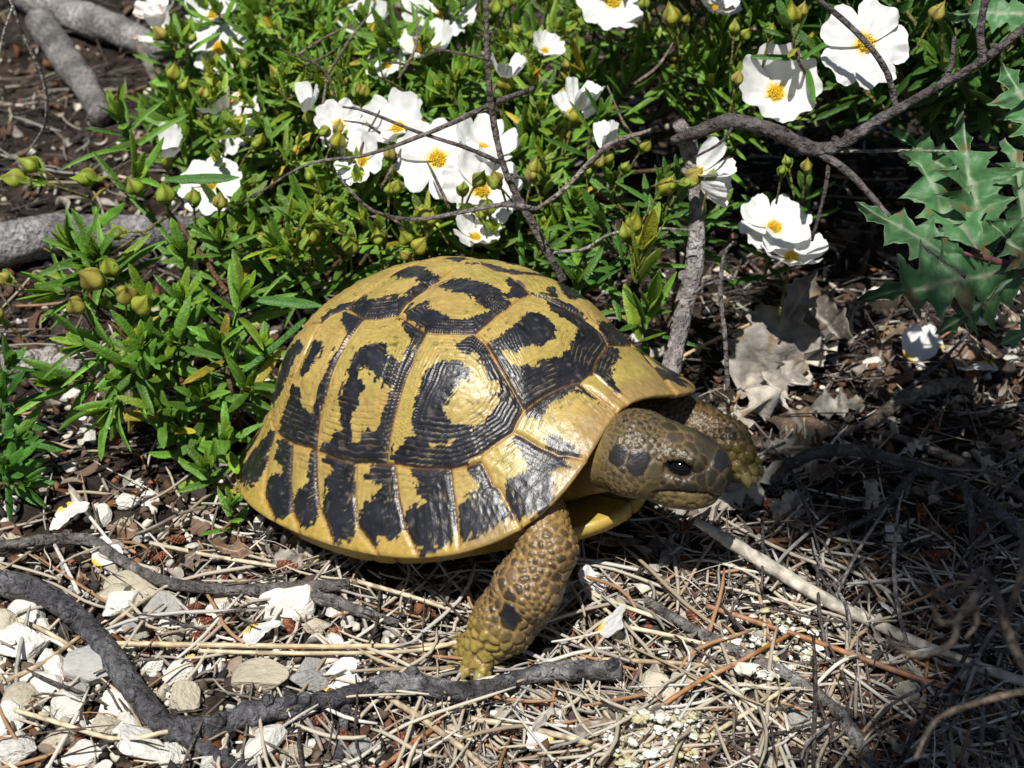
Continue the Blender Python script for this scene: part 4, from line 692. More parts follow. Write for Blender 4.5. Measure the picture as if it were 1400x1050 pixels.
for k in range(14):
    u, v = np.meshgrid(np.linspace(-1, 1, 7), np.linspace(-1, 1, 4), indexing='ij'); w = (1 - np.abs(u) ** rl.uniform(1.5, 4)) * rl.uniform(.25, .6) + .06; q = np.stack([u, v, 0 * u + k * 3.], -1)
    V = np.stack([u + .15 * vn(q, 1.3, 1), v * w * (1 + .45 * vn(q, 1.9, 2)) + .2 * u * u * rl.normal(), (rl.normal() * .5 * v * v * w * 6 + rl.normal() * 1.2 * u * u + .5 * vn(q, 1.4, 3))], -1).reshape(-1, 3); i_ = np.arange(6)[:, None] * 4 + np.arange(3)[None]; F4 = np.stack([i_, i_ + 4, i_ + 5, i_ + 1], -1).reshape(-1, 4)
    flk.append((V, np.vstack([F4[:, [0, 1, 2]], F4[:, [0, 2, 3]]])))
scatter('leaf_flakes', flk, 3000, lambda n: rl.uniform(.10, .48, n), [(.22, .17, .13), (.33, .29, .24), (.13, .085, .06), (.44, .40, .33), (.075, .06, .05), (.13, .07, .045)], .35, lambda x, y: np.where((x < 640) & (y > 640), .35, 1.0), (.15, .30))
def nunit(seed, sides=5, segs=7):
    r = np.random.default_rng(seed); t = np.linspace(-.5, .5, segs); b = r.normal(0, .035); b2 = r.normal(0, .02); P = np.stack([t, b * (t * t * 4 - 1) + b2 * np.sin(t * 6), .03 * r.normal() * (t * t * 4 - 1)], -1); return P
NB = [nunit(k) for k in range(14)]
def straw_mesh(n, f, L, R, cols, lift, tilt=.14, angw=None):
    o, P = spots(n, f); n = len(o); Vs = []; Fs = []; Cs = []; off = 0; th5 = np.arange(4) / 4 * 6.283
    for k in range(n):
        l = L(); r = R(); a = rl.uniform(0, math.pi) if angw is None else angw(o[k]); q = NB[k % 14] * [l, l, l]; ta = rl.normal() * tilt; c, s = math.cos(a), math.sin(a)
        x = q[:, 0] * c - q[:, 1] * s; y = q[:, 0] * s + q[:, 1] * c; z = q[:, 2] + q[:, 0] * ta + lift * rl.random() + r; Q = np.stack([x, y, z], -1) + P[k]; Q[:, 2] = np.maximum(Q[:, 2], P[k, 2] + r * .5)
        nl = np.array([-s, c, 0.]); V = Q[:, None] + (np.cos(th5)[None, :, None] * nl + np.sin(th5)[None, :, None] * np.array([0, 0, 1.])) * (r * np.array([.6, 1, 1, 1, 1, .9, .5]))[:, None, None]; m_ = len(Q)
        i = np.arange(m_ - 1)[:, None] * 4; jx = np.arange(4)[None]; kx = (jx + 1) % 4; Vs.append(V.reshape(-1, 3)); Fs.append(np.stack([i + jx, i + kx, i + 4 + kx, i + 4 + jx], -1).reshape(-1, 4) + off); off += m_ * 4
        Cs.append(np.tile(np.array(cols[rl.integers(len(cols))]) * rl.uniform(.65, 1.25), (m_ * 4, 1)))
    return np.concatenate(Vs), np.concatenate(Fs), np.concatenate(Cs)
STC = [(.50, .44, .34), (.44, .38, .29), (.34, .27, .18), (.58, .54, .47), (.27, .24, .21), (.34, .19, .10), (.16, .13, .105), (.46, .44, .40)]
rightw = lambda x, y: np.clip(1.0 * (y > 760) * (x > 560) + .30 * (y > 560) * (x > 300) + .22, 0, 1)
V, F, C = straw_mesh(3000, rightw, lambda: rl.uniform(.4, 3.4), lambda: .012 + .05 * rl.random() ** 1.6, STC, .45)
obj('needle_litter', mesh('needle_litter', V, F, M['straw'], C), kind='stuff')
V, F, C = straw_mesh(1500, lambda x, y: .15 + .7 * ((x > 1000) | (y < 500)), lambda: rl.uniform(1.0, 4.5), lambda: rl.uniform(.02, .055), [(.10, .08, .07), (.15, .12, .1), (.07, .055, .05), (.2, .16, .13)], .55, .18)
obj('twig_litter', mesh('twig_litter', V, F, M['bark'], C), kind='stuff')
# the 300 needles that show largest, one by one
def nmesh(k):
    V, F = tube(NB[k] * [1, 1, 1], [.6, 1, 1, 1, 1, .9, .5], 6, 1); P = np.repeat(NB[k], 6, 0); n_ = len(P); V = V.copy()
    return NB[k]
NM = []
for k in range(14):
    P = NB[k]; V, F = tube(P, np.array([.012, .017, .018, .018, .018, .016, .008]), 6, 1); NM.append(mesh('pine_needle', V, tri(F), M['needle']))
its = []; o, P = spots(300, lambda x, y: np.clip(1.0 * (y > 770) * (x > 540) * (x < 1300) + .22 * (y > 690) + .08, 0, 1), -20, 1420, 560, 1060)
for k in range(300):
    e = obj('pine_needle', NM[k % 14], None, (0, 0, 0), 'needle', 'pine needle'); l = rl.uniform(1.8, 4.6); tk = rl.uniform(.7, 1.25) * 2.6 ; a = rl.uniform(0, math.pi)
    e.scale = (l, tk + l * 0, tk); e.rotation_euler = (0, rl.normal() * .10, a); e.location = (P[k] + [0, 0, rl.uniform(.15, .6)]) * U
    ci = int(rl.choice([0, 1, 2, 3, 4, 5, 7], p=[.22, .2, .12, .2, .06, .08, .12])); e.color = (*(np.array(STC[ci]) * rl.uniform(.85, 1.2)), 1)
    cn = ['straw coloured', 'straw coloured', 'tan', 'bleached', 'grey', 'rust brown', '', 'bleached'][ci]; its.append((e, ('long ' if l > 3.2 else 'short ') + cn + ' needle', P[k]))
relabel(its, 'dry pine needles lying on the litter')
# ------------------------------------------------------------------ rockrose plants
def frame(d, u):
    d = nrm(d); s = nrm(np.cross(u, d)); return d, s, np.cross(d, s)
def leaves(D, Ur, O, Lg, Wd, curl, twist=0):  # many rolled-edge linear leaves at once
    n = len(D); D = nrm(D); Sx = np.cross(Ur, D); bad = np.linalg.norm(Sx, axis=1) < 1e-3; Sx[bad] = [1, 0, 0]; Sx = nrm(Sx); Up = np.cross(D, Sx)
    ns = 9; t = np.linspace(0, 1, ns); ang = curl[:, None] * t[None]; dt = 1 / (ns - 1)
    cx = np.concatenate([np.zeros((n, 1)), np.cumsum(np.cos(ang[:, :-1]) * dt, 1)], 1); cz = -np.concatenate([np.zeros((n, 1)), np.cumsum(np.sin(ang[:, :-1]) * dt, 1)], 1)
    prof = np.array([.35, .72, .92, 1, 1, .95, .84, .60, .12]); yo = np.array([-1, -.62, 0, .62, 1]); zo = np.array([-.34, .06, -.16, .06, -.34])
    C = O[:, None] + D[:, None] * (cx * Lg[:, None])[..., None] + Up[:, None] * (cz * Lg[:, None])[..., None]
    nu = Up[:, None] * np.cos(ang)[..., None] + D[:, None] * np.sin(ang)[..., None]
    w = Wd[:, None] * prof[None] * (1 + .08 * RNG.normal(size=(n, ns)))
    V = C[:, :, None] + Sx[:, None, None] * (w[..., None] * yo)[..., None] + nu[:, :, None] * (w[..., None] * zo)[..., None]
    i = np.arange(ns - 1)[:, None] * 5 + np.arange(4)[None]; f = np.stack([i, i + 1, i + 6, i + 5], -1).reshape(-1, 4); F = (f[None] + (np.arange(n) * ns * 5)[:, None, None]).reshape(-1, 4)
    mid = np.tile(np.array([0, 0, 1., 0, 0]), ns)[None, :, None] * np.ones((n, 1, 1)); tt = np.repeat(t, 5)[None, :, None]
    return V.reshape(-1, 3), F, mid, tt
rb = np.random.default_rng(8)
BUDV = []
def bud_mesh(k):
    r = np.random.default_rng(900 + k); z = np.linspace(0, 1, 12); pr = np.array([.10, .42, .74, .93, 1.0, .98, .88, .72, .52, .33, .16, .02]); ns = 20; th_ = np.arange(ns) / ns * 6.2832
    R = pr[:, None] * (1 + .34 * np.abs(np.sin(th_ * 1.5 + k))[None] ** .7 * np.sin(np.minimum(z * 1.15, 1) * 3.14)[:, None] - .14) ; tw = z[:, None] * .5
    V = np.stack([R * np.cos(th_[None] + tw) * .30, R * np.sin(th_[None] + tw) * .30, np.repeat((z * (.72 + .045 * k))[:, None], ns, 1) + .05 * np.sin(th_ * 2.5 + k)[None] * z[:, None]], -1).reshape(-1, 3); V += .022 * np.stack([vn(V, 6, k), vn(V, 6, k + 9), 0 * V[:, 0]], -1); V[:, :2] *= .82 + .03 * k
    i = np.arange(11)[:, None] * ns; j_ = np.arange(ns)[None]; k2 = (j_ + 1) % ns; F = np.stack([i + j_, i + k2, i + ns + k2, i + ns + j_], -1).reshape(-1, 4)
    g = np.array([.24 + .012 * k, .35, .04]) if k % 4 else np.array([.34, .30, .06]); red = np.array([.24, .085, .03]); zz = np.repeat(z, ns)[:, None]; rdg = np.tile(np.abs(np.sin(th_ * 1.5 + k)), 12)[:, None]
    C = g * (.62 + .5 * rdg) + (red - g) * (np.clip(.45 - rdg, 0, 1) * 1.1 + .5 * np.clip(vn(V * [1, 1, .5], 9, k)[:, None] - .1, 0, 1) * (k % 3 == 1)) ; C = C * (1 + .15 * vn(V, 5, k)[:, None])
    return mesh('flower_bud', V, F, M['bud'], np.clip(C, .01, 1))
BM = [bud_mesh(k) for k in range(10)]
def petal_mesh(k, cup, brown=0):
    r = np.random.default_rng(300 + k); na, nb = 13, 17; u = np.linspace(0, 1, na); v = np.linspace(-1, 1, nb); A, Bv = np.meshgrid(u, v, indexing='ij')
    wid = .14 + .56 * np.sin(np.minimum(A * 1.28, 1.5708)) ** .85; tip = 1 - .13 * Bv ** 4 - .07 * np.exp(-(Bv / .25) ** 2) + .025 * vn(np.stack([Bv * 3, 0 * A, 0 * A], -1), 1.5, k)
    x = .10 + A * 1.12 * tip; y = Bv * wid * (1 - .18 * sst(.75, 1, A) * np.abs(Bv)); P3 = np.stack([A * 2.2, Bv * 2.6, 0 * A], -1)
    z = cup * A ** 1.7 * .9 + .12 * vn(P3, 1.1, k + 5) * A + .05 * vn(P3, 2.6, k + 6) * A + .018 * vn(P3, 6, k + 7) * A + .10 * Bv ** 2 * (.3 - A) - .07 * sst(.7, 1, A) * (r.random() - .2)
    V = np.stack([x, y, z], -1).reshape(-1, 3); i = np.arange(na - 1)[:, None] * nb + np.arange(nb - 1)[None]; F = np.stack([i, i + nb, i + nb + 1, i + 1], -1).reshape(-1, 4)
    w = np.array([.80, .80, .78]); ysp = sst(.24, .06, A).reshape(-1, 1); C = w + (np.array([.75, .55, .03]) - w) * ysp
    if brown: C = C + (np.array([.42, .26, .13]) - C) * (sst(.1, .5, vn(P3, 1.2, k + 8)) * sst(.5, .9, A)).reshape(-1, 1) * brown
    return mesh('petal', V, F, M['petal'], C)
PM = {c: [petal_mesh(10 * q + k, c) for k in range(4)] for q, c in enumerate((.12, .45, .9, 1.7))}; PMB = [petal_mesh(80 + k, .9, .8) for k in range(3)]
A = Acc()
for k in range(46):
    a = k * 2.39996; r_ = .20 * math.sqrt(k / 46); b = np.array([r_ * math.cos(a) * .35, r_ * math.sin(a) * .35, .02]); t_ = np.array([r_ * math.cos(a) * 1.15, r_ * math.sin(a) * 1.15, .17 + .07 * rb.random() - r_ * .25])
    V, F = tube(np.array([b, t_]), [.007, .007], 4, 1); A.add(V, F, [.72, .56, .10]); V, F = ICO[1]; F = np.hstack([F, F[:, 2:]]); A.add(V * [.028, .028, .022] + t_, F, np.array([.80, .47, .015]) * rb.uniform(.8, 1.1))
V, F, C = A.get(); STM = mesh('stamens', V, tri(F), M['stamen'], C)
V, F = ICO[2]; STG = mesh('stigma', V * [.07, .07, .10], F, M['stamen'], [.55, .52, .10])
def orient(axis, spin):
    z = nrm(axis); x = nrm(np.cross([0.3, 1, .1], z)); y = np.cross(z, x); c, s = math.cos(spin), math.sin(spin)
    return Matrix(np.stack([x * c + y * s, -x * s + y * c, z], 1).tolist()).to_4x4()
def flower(plant, P0, px, py, dep, dia, axis, cup=.45, n=5, spin=0., brown=0, sk=1.0):
    p = atd(px, py, dep); R = dia * .88 / FPX * dep / 2 / 1.1
    f = bpy.data.objects.new('flower', None); COL.objects.link(f); f.empty_display_size = .01; f.parent = plant
    f.matrix_local = Matrix.Translation((p - P0) * U) @ orient(axis, spin) @ Matrix.Scale(R, 4)
    for k in range(n):
        m_ = PMB[k % 3] if brown else PM[cup][int(rb.integers(4))]; e = obj('petal', m_, f); e.matrix_local = Matrix.Rotation(k * 2 * math.pi / 5 + rb.normal() * .07, 4, 'Z') @ Matrix.Translation((0, 0, .0003 * (k % 3))) @ Matrix.Rotation(rb.normal() * .09, 4, 'Y') @ Matrix.Diagonal((1, rb.uniform(.92, 1.08), 1, 1))
    if cup < 1.5: obj('stamens', STM, f); obj('stigma', STG, f)
    return p, nrm(axis)
class Plant:
    def __init__(s, name, label, base, seed):
        s.P0 = np.array(base, float); s.r = bpy.data.objects.new(name, None); COL.objects.link(s.r); s.r.location = s.P0 * U; s.r.empty_display_size = .02; tag(s.r, label, 'shrub')
        s.st = Acc(); s.Lf = []; s.rg = np.random.default_rng(seed); s.nb = 0
    def stem(s, P, R, c): V, F = tube(np.array(P), R, 6, 4, .1, 3); s.st.add(V, F, np.array(c) * (1 + .25 * vn(V, 3, 5))[:, None])
    def sprig(s, tip, d, ln, ll=1.6, lw=.14, pairs=7, root=None, green=None, open_=(.45, 1.35), cur=.6, rad=.05, curlv=None, top=True):
        g = s.rg; d = nrm(d); s0 = tip - d * ln; ax_ = np.array([tip - d * ln + g.normal(size=3) * .1, tip - d * ln * .5 + g.normal(size=3) * .12, tip])
        if root is not None: ax_ = np.vstack([root, root * .45 + s0 * .55 + g.normal(size=3) * .5, ax_])
        k = len(ax_); s.stem(ax_, list(np.linspace(rad * (2.0 if root is not None else 1), rad * .55, k)), [.13, .08, .035] if root is not None else [.16, .14, .04])
        ref = nrm(np.cross(d, g.normal(size=3))); bi = np.cross(d, ref); gr = np.array([.08, .19, .02]) if green is None else np.array(green)
        for j in range(pairs):
            f = j / max(1, pairs - 1); pos = s0 + (tip - s0) * f + g.normal(size=3) * .03; op = open_[1] + (open_[0] - open_[1]) * f + g.normal() * .15; ph = j * 1.5708 + g.normal() * .25
            for q in (0, math.pi):
                rd = ref * math.cos(ph + q) + bi * math.sin(ph + q); dd = d * math.cos(op) + rd * math.sin(op); L = 1.28 * ll * g.uniform(.7, 1.15) * (1 - .35 * f)
                s.Lf.append((dd, d + .25 * np.array([0, 0, 1.]) - rd * .2, pos, L, 0.84 * lw * g.uniform(.8, 1.2), g.uniform(.1, 1.0) * cur * (1 if g.random() > .15 else -1), gr * g.uniform(.65, 1.45) * (np.array([1.5, 1.1, .8]) if g.random() < .12 else np.array([3.4, 1.3, 1.2]) if g.random() < .035 else 1)))
        if top:
            for j in range(5):
                ph = g.uniform(0, 6.28); op = g.uniform(.1, .5); dd = d * math.cos(op) + (ref * math.cos(ph) + bi * math.sin(ph)) * math.sin(op); s.Lf.append((dd, d + g.normal(size=3) * .3, tip, ll * g.uniform(.3, .6), lw * .8, g.uniform(-.2, .5), gr * np.array([1.6, 1.25, 1.0]) * g.uniform(.8, 1.3)))
    def bud(s, p, d, sc=1.0, stalk=None):
        if s.nb >= 96: return
        s.nb += 1; o = obj('flower_bud', BM[int(s.rg.integers(10))], s.r); o.matrix_local = Matrix.Translation((p - s.P0) * U) @ orient(d, s.rg.uniform(0, 6.28)) @ Matrix.Scale(sc * .84 * s.rg.uniform(.8, 1.15), 4)
        for q_ in (0, 3.14): s.Lf.append((d * .75 + .5 * np.array([math.cos(q_ + s.nb), math.sin(q_ + s.nb), 0]), np.array([-.2, -.5, 1.]), p - nrm(d) * .12, .55 * sc, .10 * sc, -.5, np.array([.19, .30, .04])))
        q = p - nrm(d) * (stalk or .9) - np.array([0, 0, .2]); s.stem([q, p - nrm(d) * .35, p + nrm(d) * .05], [.035, .035, .05], [.20, .19, .045])
    def done(s):
        D, Ur, O, L, W, Cu, G = [np.array(x) for x in zip(*s.Lf)]; V, F, mid, tt = leaves(D, Ur, O, L, W, Cu); n = len(D)
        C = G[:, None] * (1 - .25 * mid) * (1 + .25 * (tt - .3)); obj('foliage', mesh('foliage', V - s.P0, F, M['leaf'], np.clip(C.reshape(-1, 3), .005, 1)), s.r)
        V, F, C = s.st.get(); obj('stems', mesh('stems', V - s.P0, tri(F), M['bark'], np.clip(C, .01, 1)), s.r)
def inp(x, y, poly): return bool(inpoly(np.array([[x, y]], float), np.array(poly, float))[0])
# --- the big flowering bush behind the shell
bush = Plant('rockrose_bush', 'large white flowering rockrose bush with narrow green leaves behind the tortoise shell', gat(560, 250), 31)
MB_ = [(215, -30), (250, 80), (200, 120), (255, 230), (330, 330), (430, 360), (520, 345), (620, 330), (740, 350), (800, 300), (775, 210), (800, 110), (930, 95), (1000, 120), (1080, 90), (1130, 20), (1100, -30)]
gb = bush.rg
def bdep(x, y): return 47.0 + max(0, (345 - y)) * .024 + max(0, 420 - x) * .012 - max(0, x - 800) * .006
rts = [gat(600, 300), gat(450, 270), gat(350, 230), gat(720, 240), gat(900, 150), gat(560, 180), gat(460, 150), gat(1000, 90)]
cnt = 0
while cnt < 260:
    x, y = gb.uniform(190, 1130), gb.uniform(-40, 370)
    if not inp(x, y, MB_): continue
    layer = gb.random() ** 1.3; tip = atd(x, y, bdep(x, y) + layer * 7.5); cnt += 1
    if tip[2] < 1: tip[2] = 1 + gb.random()
    ro = min(rts, key=lambda q: np.hypot(q[0] - tip[0], q[1] - tip[1]) + gb.uniform(0, 6)); d = np.array([gb.normal() * .45, -.35 + gb.normal() * .35, .85 + gb.normal() * .2]); d = nrm(d) + .35 * nrm(tip - ro)
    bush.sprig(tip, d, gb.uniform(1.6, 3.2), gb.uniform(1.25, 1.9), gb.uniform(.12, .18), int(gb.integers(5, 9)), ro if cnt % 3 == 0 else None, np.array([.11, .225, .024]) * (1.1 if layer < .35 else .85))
for x, y, dep in [(870, 330, 45.5), (885, 415, 45.4), (820, 300, 46), (800, 345, 46), (960, 300, 48), (1050, 290, 49.5), (985, 285, 49), (930, 250, 46), (840, 250, 47), (905, 255, 46.5), (900, 310, 46), (1100, 260, 48), (790, 385, 45.2), (1060, 330, 49), (1080, 40, 45), (820, 160, 48), (740, 340, 46)]:
    tip = atd(x, y, dep); bush.sprig(tip, np.array([gb.normal() * .3, -.3, 1]), 1.6, 1.35, .15, 5, None if y > 280 else gat(x + 20, max(y + 60, 200)), [.07, .17, .025])
for x, y, dep, gr in [(880, 340, 44.8, (.22, .30, .04)), (888, 420, 44.8, (.13, .26, .03))]:
    tip = atd(x, y, dep); bush.sprig(tip, np.array([.1, -.2, 1]), 1.3, 1.7, .24, 3, None, gr, (.1, .6), .5)
FL = [(598, 218, 48.2, 118, (.05, -.75, .8), .12, .3), (657, 260, 47.8, 112, (.25, -.7, .8), .45, 1.0), (545, 176, 49.5, 92, (-.2, -.5, .9), .9, .2), (497, 220, 48.8, 78, (-.55, -.5, .75), .45, .9), (463, 172, 49.8, 74, (.1, -.75, .7), .45, .1), (300, 66, 57, 82, (-.05, -.7, .75), .12, .5), (292, 22, 58, 70, (-.1, -.3, 1), .9, .5), (325, 170, 53.5, 92, (-.75, -.35, .65), .12, .4),
      (287, 252, 50.5, 92, (-.05, -.55, .85), .12, .25), (600, 28, 56, 110, (.1, -.35, .95), .45, .3), (590, 70, 54, 80, (-.2, -.3, .9), .9, .5), (505, 40, 57, 76, (-.3, -.3, .9), .9, .9), (838, 2, 53, 104, (.05, -.75, .75), .45, .2), (1060, 128, 46.5, 118, (-.05, -.72, .75), .9, .62), (1182, 60, 43, 128, (.1, -.8, .65), .12, .45), (1058, 312, 48, 100, (.0, -.45, .9), .45, .1), (1082, 352, 47.6, 88, (.1, -.05, .95), .9, .4), (975, 12, 51, 66, (.4, -.3, .85), .9, .5),
      (780, 155, 50, 60, (.2, -.2, .95), .9, .3), (650, 325, 47, 66, (.2, -.35, .9), .9, .2), (660, 205, 48.6, 90, (.3, -.3, .9), .9, .5), (530, 90, 54, 60, (-.3, -.4, .85), .45, .2), (745, 70, 52, 50, (.3, -.4, .9), .9, .4)]
for x, y, dep, dia, axv, cup, spin in FL:
    p, a = flower(bush.r, bush.P0, x, y, dep, dia, axv, cup, 5, spin); bush.stem([p - a * 1.6 - [0, 0, .8], p - a * .5, p - a * .02], [.05, .045, .09], [.2, .2, .05])
for x, y, dep, dia, axv, n in [(228, 212, 52, 56, (.1, -.2, 1), 3), (692, 106, 50, 50, (.1, -.1, 1), 4), (826, 206, 47, 56, (-.2, .1, 1), 3), (955, 235, 44, 66, (.5, -.3, .8), 3), (958, 250, 44, 60, (.9, -.3, .1), 3), (418, 150, 50, 50, (-.2, -.2, 1), 3), (790, 150, 49, 60, (.3, .1, 1), 4), (305, 155, 54, 56, (-.3, -.2, .8), 3)]:
    p, a = flower(bush.r, bush.P0, x, y, dep, dia, axv, 1.7, n, gb.uniform(0, 6)); bush.bud(p - a * .55, a, .9)
for x, y, dep in [(222, 18, 57), (218, 45, 56.5)]: flower(bush.r, bush.P0, x, y, dep, 66, (-.3, -.4, .8), .9, 4, x, 1)
for x, y, dep in [(843, 232, 46.8), (815, 228, 46.8), (880, 212, 46.5), (915, 262, 46), (1080, 230, 43.8), (1098, 236, 43.7), (1005, 122, 44), (978, 250, 44), (1275, 28, 43), (640, 270, 47), (682, 252, 46.6), (530, 230, 48), (540, 262, 47.5), (455, 200, 49), (445, 178, 49), (420, 245, 49.5), (345, 210, 51), (360, 205, 51), (340, 95, 54), (390, 100, 54), (240, 110, 55), (270, 110, 55), (260, 70, 56), (250, 132, 54.5), (290, 140, 54), (232, 60, 56), (480, 20, 57), (560, 60, 55), (430, 30, 57), (500, 130, 52), (680, 20, 54), (700, 10, 54), (770, 100, 51), (720, 50, 52.5), (880, 15, 52), (925, 40, 50.5), (1010, 60, 47), (1050, 45, 46), (1090, 30, 46), (560, 325, 47), (590, 310, 47), (510, 330, 47.3), (480, 350, 47.5), (430, 330, 48.5), (430, 340, 48), (400, 300, 49), (660, 300, 46.8), (730, 240, 47.3), (560, 350, 46.6), (870, 320, 45), (350, 275, 50.3), (375, 330, 49.5), (1160, 60, 44)]:
    for _ in range(1 if gb.random() < .6 else 2): bush.bud(atd(x + gb.normal() * 6, y + gb.normal() * 6, dep - .3), np.array([gb.normal() * .35, -.25 + gb.normal() * .2, 1]), gb.uniform(.55, .95))
for _ in range(75):
    x, y = gb.uniform(230, 1000), gb.uniform(-20, 350)
    if inp(x, y, MB_): bush.sprig(atd(x, y, bdep(x, y) - gb.uniform(.2, 1.2)), np.array([gb.normal() * .4, -.3, 1]), .8, .85, .15, 3, None, np.array([.20, .31, .035]) * gb.uniform(.7, 1.15), (.2, .9), .4, .04)
for _ in range(16):
    x, y = gb.uniform(330, 900), gb.uniform(60, 320); a = gb.uniform(0, 3.14); l = gb.uniform(40, 110); d0 = bdep(x, y) - gb.uniform(0, 1.5)
    bush.stem([atd(x, y, d0), atd(x + .5 * l * math.cos(a) + gb.normal() * 9, y - .5 * l * math.sin(a) + gb.normal() * 9, d0 - .3), atd(x + l * math.cos(a), y - l * math.sin(a), d0)], [.06, .05, .025], np.array([.20, .15, .11]) * gb.uniform(.5, 1.4))
bush.done()
# --- the leafy sprig leaning out left of the shell
sp = Plant('rockrose_sprig', 'green leafy rockrose sprig with closed buds leaning out left of the shell', gat(335, 610), 32); ro = gat(335, 610); gs = sp.rg
hub = [atd(225, 500, 45.6), atd(310, 500, 45.6), atd(180, 590, 45.5)]
sp.stem([ro, atd(290, 560, 45.5), hub[0], atd(150, 440, 45.8), atd(110, 385, 46)], [.13, .12, .10, .07, .05], [.12, .065, .03]); sp.stem([ro, atd(318, 540, 45.3), hub[1], atd(312, 440, 45.3)], [.09, .08, .07, .05], [.14, .08, .035])
sp.stem([hub[0], atd(200, 520, 45.4), hub[2]], [.07, .06, .05], [.12, .08, .03]); sp.stem([atd(310, 400, 46.5), atd(270, 340, 47.3), atd(232, 290, 48), atd(190, 225, 48.6)], [.09, .08, .06, .05], [.15, .075, .035])
sp.stem([atd(235, 292, 48), atd(130, 355, 46.5), atd(60, 340, 46)], [.05, .045, .04], [.2, .17, .06])
for x, y, dep, d, ll, n in [(165, 165, 49, (-.15, -.1, 1), 1.9, 6), (185, 245, 48.3, (.5, -.3, .8), 2.0, 4), (105, 345, 46, (-.5, -.2, .8), 1.8, 7), (130, 355, 45.6, (.1, -.3, .9), 1.8, 8), (75, 400, 45.8, (-.85, -.2, .4), 1.8, 6), (195, 470, 44.9, (.1, -.6, .6), 1.9, 7), (180, 505, 44.8, (-.2, -.7, .3), 2.0, 6), (250, 410, 45.5, (.2, -.2, 1), 1.7, 7), (300, 470, 44.8, (0, -.3, 1), 1.6, 7), (330, 410, 45.2, (.25, -.2, .9), 2.0, 5), (240, 470, 44.7, (.2, -.5, .8), 1.7, 7), (120, 470, 45.2, (-.7, -.4, .4), 1.9, 6), (95, 520, 45.2, (-.6, -.4, .1), 2.0, 5), (150, 560, 45, (-.4, -.6, -.1), 2.0, 5), (215, 560, 45, (-.1, -.5, .5), 1.6, 6), (275, 545, 45, (.1, -.4, .8), 1.5, 6), (340, 530, 44.9, (.3, -.4, .7), 1.6, 5), (310, 600, 44.8, (.1, -.4, .9), 1.3, 6), (285, 640, 44.6, (-.1, -.3, .9), 1.2, 5), (250, 350, 47, (.0, -.3, 1), 1.6, 6), (300, 330, 47, (0, -.2, 1), 1.5, 6), (65, 250, 48.5, (-.8, -.2, .5), 1.0, 2), (240, 590, 45.6, (-.2, -.3, .6), 1.4, 5), (360, 480, 45.5, (.2, -.2, .9), 1.5, 5), (200, 410, 45.6, (0, -.4, .9), 1.6, 6)]:
    sp.sprig(atd(x, y, dep), np.array(d), gs.uniform(1.2, 2.0), ll, gs.uniform(.145, .185), n, None, np.array([.105, .23, .026]) * gs.uniform(.8, 1.2), (.5, 1.45), .8, .045)
for x, y, dep, d, s_ in [(55, 232, 48.3, (-.75, -.1, .5), 1.05), (38, 246, 48.3, (-.95, -.1, .15), 1.0), (135, 243, 48.2, (-.95, -.2, .1), 1.25), (170, 318, 47, (-.95, -.2, .0), 1.2), (192, 265, 47.6, (-.35, -.3, .9), 1.2), (228, 278, 47.3, (0, -.2, 1), 1.2), (265, 280, 47.5, (.1, -.2, 1), 1.1), (300, 285, 47.6, (.2, -.2, 1), 1.1), (155, 375, 45, (-.1, -.4, 1), 1.3), (140, 390, 44.9, (-.4, -.5, .7), 1.2), (172, 410, 44.8, (.2, -.5, .8), 1.2), (190, 425, 44.8, (.4, -.4, .7), 1.1), (110, 425, 45.1, (-.1, -.5, .7), .9), (15, 385, 46, (-.7, -.2, .6), 1.0), (5, 440, 45.8, (-.5, -.2, .7), .9)]: sp.bud(atd(x, y, dep), np.array(d, float), s_, .8)
sp.Lf.append((np.array([1., -.15, .05]), np.array([0, -.4, 1.]), atd(345, 408, 45.3), 2.1, .19, .25, np.array([.07, .2, .03]))); sp.Lf.append((np.array([-.75, -.2, -.65]), np.array([0, -.6, .8]), atd(418, 435, 44.6), 2.7, .12, -.25, np.array([.05, .16, .02])))
sp.Lf.append((np.array([1., -.1, .12]), np.array([0, -.5, 1.]), atd(225, 245, 48), 2.4, .2, .15, np.array([.06, .17, .025])))
sp.done()
# --- small plants
e1 = Plant('rockrose_seedling', 'small green leafy rockrose cut by the left edge of the photo', gat(-20, 620), 33)
for x, y, dep, d in [(5, 545, 45.5, (.3, -.3, .9)), (25, 600, 45, (.6, -.4, .5)), (5, 640, 44.5, (.4, -.5, .6)), (-20, 590, 45, (-.2, -.3, .9)), (30, 660, 44.5, (.8, -.3, .2)), (10, 500, 46, (.5, -.2, .8))]: e1.sprig(atd(x, y, dep), np.array(d), 1.2, 1.4, .16, 5, None, [.06, .17, .025])
e1.done()
e2 = Plant('rockrose_seedling', 'tiny bright green seedling beside the rear rim of the shell', gat(318, 745), 34)
e2.sprig(gat(316, 690, 1.1), np.array([.1, -.1, 1]), .9, .95, .13, 4, gat(318, 745), [.12, .25, .03], (.4, 1.2)); e2.done()

